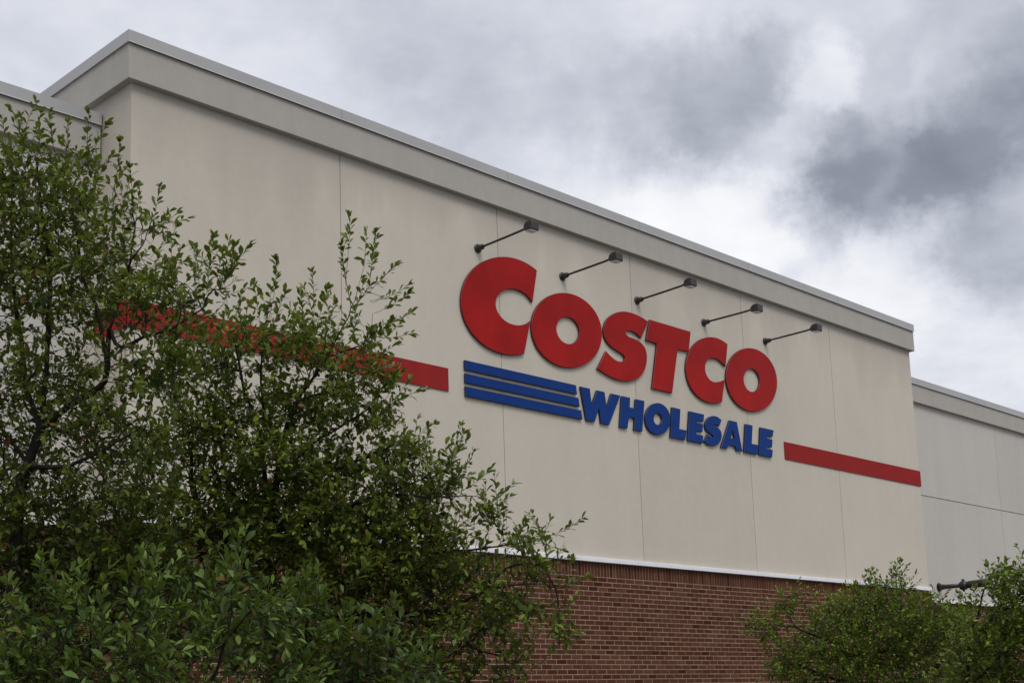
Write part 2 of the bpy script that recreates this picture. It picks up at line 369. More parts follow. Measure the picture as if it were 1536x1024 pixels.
# ------------------------------------------------------------------ sign lettering
LETTERS = [
  ('C','red',[[(6.255,7.687),(6.198,7.707),(6.140,7.726),(6.079,7.740),(6.017,7.752),(5.952,7.759),(5.886,7.762),(5.819,7.762),(5.751,7.758),(5.683,7.750),(5.615,7.738),(5.548,7.722),(5.481,7.703),(5.415,7.680),(5.351,7.654),(5.288,7.625),(5.228,7.592),(5.171,7.557),(5.116,7.519),(5.064,7.478),(5.016,7.435),(4.971,7.390),(4.931,7.343),(4.894,7.295),(4.862,7.245),(4.835,7.194),(4.812,7.143),(4.794,7.091),(4.781,7.039),(4.773,6.987),(4.769,6.936),(4.771,6.885),(4.778,6.835),(4.790,6.786),(4.807,6.739),(4.829,6.694),(4.855,6.650),(4.886,6.609),(4.922,6.570),(4.961,6.534),(5.005,6.501),(5.052,6.471),(5.103,6.444),(5.157,6.421),(5.214,6.401),(5.274,6.385),(5.336,6.372),(5.399,6.363),(5.465,6.358),(5.531,6.357),(5.599,6.359),(5.667,6.366),(5.735,6.376),(5.803,6.390),(5.870,6.408),(5.937,6.428),(6.082,6.919),(6.045,6.893),(6.005,6.869),(5.962,6.849),(5.916,6.832),(5.868,6.819),(5.818,6.810),(5.769,6.805),(5.719,6.806),(5.671,6.810),(5.625,6.819),(5.582,6.832),(5.542,6.849),(5.507,6.870),(5.477,6.894),(5.452,6.921),(5.433,6.951),(5.421,6.982),(5.415,7.015),(5.415,7.049),(5.422,7.082),(5.436,7.116),(5.455,7.149),(5.481,7.180),(5.512,7.209),(5.548,7.235),(5.588,7.258),(5.632,7.278),(5.678,7.295),(5.727,7.307),(5.776,7.315),(5.826,7.318),(5.876,7.317),(5.923,7.312),(5.969,7.302),(6.011,7.288),(6.050,7.270),(6.084,7.248),(6.114,7.224),(6.140,7.197)]]),
  ('O','red',[[(6.116,6.722),(6.105,6.774),(6.101,6.827),(6.104,6.882),(6.115,6.937),(6.133,6.992),(6.157,7.046),(6.189,7.099),(6.227,7.151),(6.271,7.200),(6.320,7.247),(6.375,7.291),(6.434,7.331),(6.497,7.368),(6.564,7.400),(6.633,7.428),(6.704,7.451),(6.777,7.470),(6.851,7.483),(6.925,7.490),(6.998,7.493),(7.069,7.489),(7.139,7.481),(7.206,7.467),(7.269,7.448),(7.328,7.425),(7.383,7.396),(7.433,7.363),(7.477,7.326),(7.515,7.285),(7.547,7.240),(7.572,7.193),(7.590,7.143),(7.601,7.091),(7.604,7.038),(7.601,6.984),(7.590,6.929),(7.572,6.874),(7.548,6.820),(7.516,6.766),(7.479,6.715),(7.435,6.665),(7.385,6.618),(7.331,6.574),(7.272,6.534),(7.208,6.497),(7.142,6.465),(7.072,6.437),(7.001,6.414),(6.928,6.396),(6.854,6.383),(6.780,6.375),(6.707,6.373),(6.636,6.376),(6.566,6.384),(6.500,6.398),(6.436,6.417),(6.377,6.441),(6.322,6.469),(6.272,6.503),(6.228,6.540),(6.190,6.581),(6.159,6.625),(6.134,6.672)],[(6.621,6.861),(6.615,6.891),(6.615,6.922),(6.622,6.953),(6.634,6.984),(6.651,7.014),(6.674,7.041),(6.701,7.066),(6.733,7.087),(6.767,7.105),(6.803,7.118),(6.841,7.126),(6.879,7.130),(6.917,7.129),(6.953,7.123),(6.987,7.112),(7.018,7.097),(7.045,7.078),(7.067,7.055),(7.084,7.029),(7.096,7.000),(7.101,6.970),(7.101,6.939),(7.095,6.908),(7.083,6.877),(7.065,6.847),(7.042,6.820),(7.015,6.795),(6.984,6.774),(6.950,6.756),(6.913,6.743),(6.875,6.735),(6.837,6.731),(6.800,6.732),(6.763,6.738),(6.729,6.749),(6.699,6.764),(6.672,6.783),(6.650,6.806),(6.632,6.832)]]),
  ('S','red',[[(8.710,7.416),(8.680,7.424),(8.650,7.433),(8.618,7.441),(8.583,7.449),(8.544,7.456),(8.502,7.463),(8.458,7.468),(8.414,7.472),(8.370,7.475),(8.327,7.476),(8.284,7.476),(8.243,7.474),(8.204,7.471),(8.167,7.467),(8.130,7.462),(8.094,7.454),(8.057,7.445),(8.020,7.433),(7.983,7.419),(7.945,7.403),(7.907,7.385),(7.870,7.365),(7.833,7.343),(7.799,7.320),(7.768,7.296),(7.740,7.271),(7.715,7.246),(7.694,7.220),(7.678,7.194),(7.665,7.169),(7.655,7.143),(7.648,7.117),(7.644,7.090),(7.642,7.064),(7.643,7.039),(7.646,7.016),(7.653,6.994),(7.662,6.975),(7.674,6.957),(7.689,6.939),(7.707,6.922),(7.728,6.905),(7.753,6.888),(7.781,6.873),(7.812,6.860),(7.846,6.847),(7.881,6.836),(7.917,6.826),(7.953,6.817),(7.987,6.809),(8.019,6.801),(8.047,6.793),(8.069,6.785),(8.086,6.776),(8.098,6.767),(8.105,6.757),(8.108,6.745),(8.106,6.731),(8.100,6.718),(8.091,6.706),(8.078,6.695),(8.062,6.685),(8.044,6.677),(8.025,6.671),(8.006,6.666),(7.985,6.664),(7.963,6.663),(7.940,6.664),(7.914,6.668),(7.885,6.673),(7.855,6.682),(7.823,6.694),(7.788,6.710),(7.752,6.729),(7.715,6.750),(7.677,6.772),(7.465,6.473),(7.497,6.463),(7.530,6.453),(7.563,6.443),(7.596,6.433),(7.630,6.424),(7.664,6.416),(7.699,6.408),(7.735,6.400),(7.774,6.394),(7.814,6.387),(7.855,6.382),(7.899,6.379),(7.945,6.377),(7.993,6.378),(8.041,6.380),(8.088,6.384),(8.133,6.390),(8.177,6.398),(8.219,6.409),(8.260,6.421),(8.300,6.435),(8.339,6.451),(8.377,6.469),(8.413,6.491),(8.449,6.515),(8.483,6.543),(8.515,6.573),(8.543,6.605),(8.567,6.638),(8.588,6.673),(8.604,6.709),(8.617,6.744),(8.627,6.779),(8.633,6.813),(8.636,6.846),(8.635,6.877),(8.631,6.907),(8.624,6.935),(8.613,6.960),(8.598,6.984),(8.579,7.004),(8.557,7.021),(8.532,7.036),(8.505,7.048),(8.476,7.058),(8.447,7.066),(8.415,7.072),(8.383,7.076),(8.349,7.079),(8.315,7.081),(8.282,7.083),(8.254,7.086),(8.229,7.089),(8.210,7.093),(8.193,7.099),(8.179,7.105),(8.168,7.113),(8.160,7.121),(8.155,7.130),(8.155,7.139),(8.158,7.149),(8.166,7.157),(8.178,7.166),(8.193,7.173),(8.212,7.178),(8.233,7.183),(8.257,7.185),(8.282,7.187),(8.308,7.186),(8.335,7.184),(8.363,7.180),(8.392,7.173),(8.422,7.163),(8.453,7.150),(8.485,7.136),(8.516,7.121)]]),
  ('T','red',[[(8.752,7.456),(9.783,7.456),(9.700,7.116),(9.417,7.100),(9.216,6.372),(8.722,6.372),(8.901,7.102),(8.636,7.110)]]),
  ('C','red',[[(10.777,7.428),(10.732,7.444),(10.686,7.457),(10.638,7.468),(10.588,7.475),(10.537,7.480),(10.485,7.481),(10.431,7.480),(10.378,7.475),(10.324,7.468),(10.270,7.457),(10.216,7.444),(10.163,7.427),(10.111,7.408),(10.060,7.387),(10.011,7.362),(9.963,7.336),(9.918,7.307),(9.874,7.276),(9.834,7.243),(9.795,7.208),(9.760,7.171),(9.728,7.134),(9.699,7.095),(9.674,7.055),(9.652,7.015),(9.634,6.974),(9.620,6.932),(9.609,6.891),(9.603,6.850),(9.601,6.809),(9.602,6.769),(9.608,6.729),(9.617,6.691),(9.630,6.654),(9.648,6.618),(9.668,6.584),(9.693,6.552),(9.721,6.522),(9.752,6.494),(9.787,6.468),(9.824,6.445),(9.864,6.425),(9.907,6.407),(9.952,6.392),(10.000,6.380),(10.048,6.371),(10.099,6.364),(10.151,6.361),(10.204,6.361),(10.257,6.364),(10.311,6.370),(10.365,6.379),(10.419,6.391),(10.472,6.406),(10.525,6.422),(10.639,6.809),(10.621,6.801),(10.603,6.793),(10.584,6.786),(10.562,6.777),(10.536,6.768),(10.507,6.759),(10.477,6.750),(10.447,6.743),(10.418,6.736),(10.389,6.730),(10.360,6.727),(10.331,6.725),(10.303,6.727),(10.275,6.731),(10.248,6.738),(10.223,6.747),(10.201,6.758),(10.181,6.772),(10.164,6.787),(10.150,6.804),(10.138,6.822),(10.128,6.841),(10.121,6.862),(10.116,6.883),(10.114,6.905),(10.115,6.927),(10.118,6.948),(10.124,6.969),(10.131,6.989),(10.141,7.007),(10.153,7.024),(10.167,7.040),(10.182,7.055),(10.200,7.069),(10.220,7.081),(10.241,7.092),(10.264,7.101),(10.289,7.108),(10.315,7.114),(10.342,7.118),(10.370,7.122),(10.399,7.124),(10.427,7.124),(10.454,7.123),(10.479,7.120),(10.503,7.115),(10.528,7.107),(10.555,7.097),(10.585,7.085),(10.617,7.070),(10.651,7.054),(10.685,7.037)]]),
  ('O','red',[[(10.692,6.724),(10.681,6.776),(10.677,6.828),(10.681,6.882),(10.692,6.936),(10.710,6.991),(10.735,7.044),(10.766,7.097),(10.804,7.148),(10.848,7.197),(10.898,7.244),(10.952,7.288),(11.012,7.328),(11.075,7.364),(11.142,7.397),(11.211,7.425),(11.283,7.448),(11.356,7.466),(11.430,7.479),(11.503,7.487),(11.576,7.490),(11.648,7.487),(11.717,7.479),(11.784,7.466),(11.848,7.448),(11.907,7.424),(11.962,7.397),(12.011,7.364),(12.055,7.328),(12.093,7.287),(12.125,7.244),(12.149,7.197),(12.167,7.148),(12.178,7.097),(12.182,7.044),(12.178,6.990),(12.167,6.936),(12.150,6.882),(12.125,6.828),(12.093,6.775),(12.055,6.724),(12.011,6.675),(11.962,6.629),(11.907,6.585),(11.848,6.545),(11.784,6.508),(11.718,6.476),(11.648,6.448),(11.577,6.425),(11.503,6.406),(11.430,6.393),(11.356,6.385),(11.283,6.383),(11.211,6.385),(11.142,6.393),(11.075,6.407),(11.012,6.425),(10.953,6.448),(10.898,6.476),(10.848,6.508),(10.804,6.545),(10.766,6.585),(10.735,6.629),(10.710,6.675)],[(11.191,6.828),(11.182,6.856),(11.178,6.887),(11.181,6.918),(11.189,6.950),(11.202,6.981),(11.221,7.010),(11.245,7.038),(11.272,7.062),(11.303,7.083),(11.337,7.100),(11.373,7.113),(11.410,7.121),(11.446,7.124),(11.482,7.122),(11.517,7.116),(11.548,7.104),(11.577,7.088),(11.601,7.068),(11.621,7.045),(11.636,7.018),(11.645,6.989),(11.648,6.959),(11.646,6.927),(11.638,6.896),(11.624,6.865),(11.605,6.836),(11.582,6.808),(11.554,6.784),(11.523,6.763),(11.489,6.746),(11.454,6.733),(11.417,6.725),(11.380,6.722),(11.344,6.724),(11.310,6.730),(11.278,6.742),(11.250,6.758),(11.225,6.777),(11.206,6.801)]]),
  ('W','blue',[[(7.074,6.147),(7.279,6.147),(7.303,5.903),(7.435,6.147),(7.602,6.147),(7.635,5.914),(7.751,6.147),(7.959,6.147),(7.673,5.669),(7.492,5.669),(7.466,5.898),(7.354,5.669),(7.177,5.669)]]),
  ('H','blue',[[(7.991,6.147),(8.185,6.147),(8.165,6.000),(8.289,5.999),(8.314,6.147),(8.522,6.147),(8.436,5.669),(8.241,5.669),(8.271,5.849),(8.138,5.850),(8.089,5.669),(7.912,5.669)]]),
  ('O','blue',[[(8.531,5.799),(8.524,5.821),(8.520,5.845),(8.519,5.869),(8.521,5.893),(8.526,5.918),(8.533,5.942),(8.544,5.967),(8.557,5.991),(8.573,6.014),(8.592,6.036),(8.612,6.057),(8.635,6.076),(8.659,6.094),(8.686,6.111),(8.713,6.125),(8.742,6.137),(8.771,6.147),(8.801,6.155),(8.832,6.161),(8.862,6.164),(8.892,6.165),(8.921,6.163),(8.950,6.160),(8.977,6.153),(9.003,6.144),(9.027,6.134),(9.049,6.121),(9.070,6.106),(9.087,6.089),(9.103,6.070),(9.115,6.050),(9.125,6.029),(9.132,6.006),(9.136,5.983),(9.138,5.959),(9.136,5.935),(9.131,5.910),(9.123,5.885),(9.113,5.861),(9.099,5.837),(9.084,5.814),(9.065,5.792),(9.045,5.771),(9.022,5.752),(8.997,5.734),(8.971,5.717),(8.944,5.703),(8.915,5.691),(8.885,5.680),(8.855,5.673),(8.825,5.667),(8.795,5.664),(8.765,5.663),(8.735,5.664),(8.707,5.668),(8.680,5.675),(8.654,5.683),(8.630,5.694),(8.607,5.707),(8.587,5.722),(8.569,5.739),(8.554,5.758),(8.541,5.778)],[(8.732,5.861),(8.727,5.874),(8.724,5.887),(8.724,5.902),(8.726,5.916),(8.730,5.930),(8.737,5.944),(8.746,5.957),(8.758,5.969),(8.770,5.980),(8.784,5.988),(8.800,5.995),(8.815,6.000),(8.831,6.003),(8.847,6.003),(8.863,6.001),(8.877,5.997),(8.890,5.991),(8.902,5.983),(8.912,5.973),(8.919,5.962),(8.925,5.949),(8.928,5.935),(8.928,5.921),(8.926,5.907),(8.921,5.893),(8.914,5.879),(8.905,5.866),(8.894,5.854),(8.881,5.843),(8.867,5.834),(8.852,5.828),(8.836,5.823),(8.820,5.820),(8.804,5.820),(8.789,5.821),(8.775,5.826),(8.761,5.832),(8.750,5.840),(8.740,5.850)]]),
  ('L','blue',[[(9.194,6.147),(9.115,5.669),(9.484,5.669),(9.536,5.828),(9.352,5.827),(9.404,6.147)]]),
  ('E','blue',[[(9.631,6.147),(10.016,6.147),(9.992,6.028),(9.824,6.023),(9.815,5.986),(9.975,5.984),(9.949,5.858),(9.795,5.856),(9.784,5.801),(9.963,5.800),(9.936,5.669),(9.546,5.669)]]),
  ('S','blue',[[(10.484,6.118),(10.466,6.126),(10.449,6.134),(10.432,6.141),(10.414,6.148),(10.395,6.153),(10.375,6.157),(10.356,6.159),(10.336,6.161),(10.317,6.162),(10.297,6.162),(10.276,6.160),(10.254,6.157),(10.230,6.151),(10.205,6.144),(10.180,6.135),(10.156,6.125),(10.134,6.114),(10.113,6.102),(10.095,6.088),(10.078,6.074),(10.064,6.058),(10.051,6.042),(10.041,6.026),(10.033,6.009),(10.028,5.994),(10.026,5.978),(10.025,5.963),(10.028,5.949),(10.032,5.935),(10.040,5.921),(10.050,5.909),(10.062,5.897),(10.077,5.887),(10.095,5.879),(10.114,5.871),(10.134,5.864),(10.155,5.857),(10.176,5.850),(10.196,5.844),(10.212,5.839),(10.224,5.834),(10.232,5.829),(10.236,5.825),(10.237,5.820),(10.234,5.816),(10.229,5.811),(10.221,5.806),(10.210,5.803),(10.198,5.801),(10.185,5.801),(10.169,5.803),(10.151,5.806),(10.132,5.811),(10.111,5.817),(10.090,5.825),(10.068,5.833),(9.979,5.717),(9.993,5.708),(10.007,5.699),(10.022,5.691),(10.040,5.684),(10.060,5.677),(10.082,5.672),(10.106,5.668),(10.130,5.665),(10.154,5.664),(10.179,5.664),(10.204,5.666),(10.229,5.669),(10.254,5.674),(10.280,5.681),(10.305,5.689),(10.330,5.700),(10.353,5.713),(10.376,5.729),(10.396,5.745),(10.414,5.763),(10.429,5.781),(10.440,5.799),(10.449,5.818),(10.456,5.837),(10.461,5.855),(10.463,5.874),(10.462,5.892),(10.458,5.908),(10.452,5.924),(10.442,5.938),(10.429,5.951),(10.414,5.962),(10.398,5.971),(10.379,5.979),(10.359,5.984),(10.339,5.989),(10.318,5.993),(10.298,5.996),(10.279,5.999),(10.264,6.001),(10.254,6.004),(10.247,6.007),(10.244,6.010),(10.244,6.013),(10.248,6.017),(10.254,6.020),(10.263,6.023),(10.275,6.025),(10.290,6.026),(10.306,6.025),(10.324,6.024),(10.341,6.022),(10.358,6.019),(10.374,6.016),(10.389,6.012),(10.405,6.008)]]),
  ('A','blue',[[(10.702,6.147),(10.907,6.147),(11.015,5.669),(10.854,5.669),(10.823,5.732),(10.645,5.734),(10.598,5.669),(10.424,5.669)],[(10.777,6.011),(10.715,5.857),(10.815,5.857)]]),
  ('L','blue',[[(11.153,6.147),(11.355,6.147),(11.298,5.833),(11.494,5.832),(11.447,5.669),(11.061,5.669)]]),
  ('E','blue',[[(11.580,6.147),(11.975,6.147),(11.932,6.029),(11.771,6.023),(11.760,5.979),(11.920,5.980),(11.894,5.844),(11.740,5.841),(11.731,5.802),(11.911,5.802),(11.875,5.669),(11.495,5.669)]]),
  ('stripe','blue',[[(4.812,6.151),(6.981,6.151),(6.999,6.021),(4.812,6.021)]]),
  ('stripe','blue',[[(4.812,5.972),(7.024,5.972),(7.044,5.847),(4.812,5.847)]]),
  ('stripe','blue',[[(4.812,5.798),(7.072,5.798),(7.093,5.669),(4.812,5.669)]]),
]

def prism(outlines, y0, y1, bev=.004):
    """flat letter with returns: front face at y0, back at y1, edges eased by bev"""
    bm_ = MB()
    loops = [[Vector((a, b, 0)) for a, b in o] for o in outlines]
    def area(l): return sum(l[i].x*l[(i+1) % len(l)].y - l[(i+1) % len(l)].x*l[i].y for i in range(len(l)))/2
    for i, l in enumerate(loops):
        if (area(l) > 0) != (i == 0): l.reverse()
    ins = []
    for l in loops:
        n = len(l); o = []
        for i in range(n):
            e1 = (l[i] - l[i-1]); e2 = (l[(i+1) % n] - l[i])
            e1 = e1.normalized() if e1.length > 1e-9 else e2.normalized()
            e2 = e2.normalized() if e2.length > 1e-9 else e1
            n1 = Vector((-e1.y, e1.x, 0)); n2 = Vector((-e2.y, e2.x, 0))
            bis = n1 + n2; s = bis.length_squared/2
            o.append(l[i] + bis*(bev/max(s, .5)))
        ins.append(o)
    tri = tessellate_polygon(ins)
    flat = [p for l in ins for p in l]
    nfl = len(flat)
    fv = [(p.x, y0, p.y) for p in flat]
    out_ = [p for l in loops for p in l]
    ev = [(p.x, y0 + bev, p.y) for p in out_]
    bv = [(p.x, y1, p.y) for p in out_]
    fs = []
    for t in tri:
        a, b_, c_ = (flat[i] for i in t)
        ccw = (b_ - a).cross(c_ - a).z > 0
        fs.append(tuple(t) if ccw else tuple(reversed(t)))
    bm_.cur = 0
    st = 0; q1 = []; q2 = []
    for l in loops:
        n = len(l)
        for i in range(n):
            j = (i+1) % n
            q1.append((st+j, st+i, nfl+st+i, nfl+st+j))
            q2.append((nfl+st+j, nfl+st+i, 2*nfl+st+i, 2*nfl+st+j))
        st += n
    bm_.add(fv + ev + bv, fs + q1 + q2)
    bm_.m = [0]*(len(fs)) + [1]*(len(q1) + len(q2))
    return bm_
SX, SZ = 8.4, 5.67
sign = empty('store_sign', (SX, 0, SZ))
tag(sign, 'raised wall sign of red and blue letters with three blue stripes', 'sign')
PART_LABELS = ['large first red letter C', 'red letter O beside the large C', 'red letter S', 'red letter T', 'smaller second red letter C', 'last red letter O',
  'blue letter W', 'blue letter H', 'blue letter O', 'blue letter L beside the O', 'blue letter E before the S', 'blue letter S', 'blue letter A', 'blue letter L beside the A', 'last blue letter E',
  'uppermost long blue stripe', 'long blue stripe between two others', 'lowest long blue stripe']
for (ch, colr, outl), part_label in zip(LETTERS, PART_LABELS):
    y1 = -.010
    if ch == 'stripe':
        nm = 'stripe'
    else:
        nm = 'letter'
    mb = prism(outl, -.040, y1)
    c = outl[0]; cx = sum(p[0] for p in c)/len(c); cz = sum(p[1] for p in c)/len(c)
    o = mb.build(nm, [M[colr], M[colr + '_side']], None, loc=(cx, 0, cz))
    o.location = (cx - SX, 0, cz - SZ); o.parent = sign
    o['label'] = part_label

# ------------------------------------------------------------------ lamps over the sign
def make_lamp(name, lbl):
    """arm lamp: origin at the wall plate, arm along -Y"""
    t = empty(name); tag(t, lbl, 'wall lamp', 'black arm lamps over the lettering')
    p = MB()
    p.tube([(0,-.001,0),(0,-.018,0),(0,-.026,0)], [.062,.062,.052], 20)
    p.tube([(0,-.0262,0),(0,-.10,0),(0,-.115,0)], [.040,.038,.028], 16)
    p.build('wall_plate', M['bronze'], t, smooth=False)
    a = MB()
    a.tube([(0,-.1,0),(0,-.30,.001),(0,-.60,.003),(0,-.80,.006),(0,-.87,.009),(0,-.91,.016),(0,-.95,.032)], [.0155]*5 + [.015,.014], 12)
    a.build('arm', M['bronze'], t, smooth=True)
    h = MB()      # hooded head: rounded back, glass towards the wall below
    prof = [(y_ - .032, z_ - .052) for y_, z_ in [(-.90,.022),(-.905,.060),(-.925,.092),(-.955,.112),(-.99,.118),(-1.045,.116),(-1.054,.108),(-1.054,.006),(-1.035,.000),(-.92,.010)]]
    hw = .072
    n = len(prof)
    vs = [(-hw*(.84 if i < 2 else 1), y, z) for i, (y, z) in enumerate(prof)] + [(hw*(.84 if i < 2 else 1), y, z) for i, (y, z) in enumerate(prof)]
    h.add(vs, [tuple(range(n)), tuple(range(2*n-1, n-1, -1))] + [(i, i+n, (i+1) % n + n, (i+1) % n) for i in range(n)])
    hd = h.build('lamp_head', M['bronze'], t, bevel=.005)
    k = MB(); k.tube([(-.05,-.945,.012),(.05,-.945,.012)], [.018,.018], 12); k.build('knuckle', M['bronze'], t)
    l = MB(); l.add([(x_, y_ - .032, z_ - .052) for x_, y_, z_ in [(-.058,-.93,.012),(.058,-.93,.012),(.058,-1.035,.004),(-.058,-1.035,.004),(-.058,-.93,-.004),(.058,-.93,-.004),(.058,-1.035,-.013),(-.058,-1.035,-.013)]],
                    [(0,1,2,3),(7,6,5,4),(0,4,5,1),(1,5,6,2),(2,6,7,3),(3,7,4,0)])
    g = l.build('lens', M['lens'], hd)
    return t
def copy_tree(o, parent=None):
    c = o.copy(); col.objects.link(c); c.parent = parent
    for ch in list(o.children): copy_tree(ch, c)
    return c
lamp0 = None
spots = [((5.136, 7.751), 'black arm lamp above the first big red C, nearest to the left'),
         ((6.818, 7.726), 'black arm lamp above the red O that follows the big C'),
         ((8.501, 7.713), 'black arm lamp above the red S and T, middle one of five'),
         ((10.191, 7.689), 'black arm lamp above the small second red C'),
         ((11.937, 7.693), 'black arm lamp above the last red O, nearest to the lower wing')]
for i, ((x, z), lb) in enumerate(spots):
    o = make_lamp('wall_lamp', lb) if i == 0 else copy_tree(lamp0)
    if i == 0: lamp0 = o
    o.location = (x, 0, z); o['label'] = lb
rr = random.Random(4)
for o in bpy.data.objects:
    if o.name.startswith('wall_lamp'): o.rotation_euler = (R(rr.uniform(-.8,.8)), 0, R(rr.uniform(-1.2,1.2)))

t = empty('wing_lamp', (20.356, RWY, 3.986))
tag(t, 'dark tube lamp sticking out of the lower wing wall beside the yellow green tree', 'wall lamp')
p = MB(); p.tube([(0,-.0005,0),(0,-.02,0)], [.10,.10], 20); p.build('wall_plate', M['bronze'], t)
p = MB(); p.tube([(0,-.0202,0),(0,-.07,0),(0,-.16,0),(0,-.50,0)], [.075,.066,.050,.046], 16); p.build('arm', M['bronze'], t, smooth=True)
p = MB(); p.tube([(0,-.48,-.005),(0,-.52,-.008),(0,-.62,-.008),(0,-.66,-.005)], [.06,.095,.095,.07], 16); p.tube([(0,-.57,.05),(0,-.57,.13)], [.035,.03], 10); p.tube([(0,-.57,-.06),(0,-.57,-.14)], [.035,.022], 10); p.build('knuckle', M['bronze'], t)
p = MB(); p.tube([(0,-.655,0),(0,-.68,0),(0,-.98,.004),(0,-1.10,.006),(0,-1.14,.006)], [.05,.078,.086,.086,.062], 18); p.build('lamp_head', M['bronze'], t, bevel=.004)


# ------------------------------------------------------------------ ground
def sheet(name, x0, x1, y0, y1, z, m, lbl=None):
    k = MB(); k.add([(x0,y0,z),(x1,y0,z),(x1,y1,z),(x0,y1,z)], [(0,1,2,3)])
    return tag(k.build(name, m), kind='structure')
sheet('ground', -900, 900, -900, 900, -.02, M['asphalt'])
sheet('pavement', -14, 40, -13.9, -.0, .06, M['concrete'])
sheet('planting_bed', -13.8, 39.8, -9.85, -3.95, .10, M['soil'])
k = MB(); k.box(-14, 40, -14.1, -13.9, -.1, .075); k.box(-14, 40, -10, -9.85, .0, .16); k.box(-14, 40, -3.95, -3.8, .0, .16)
tag(k.build('kerb', M['concrete'], bevel=.01), kind='structure')

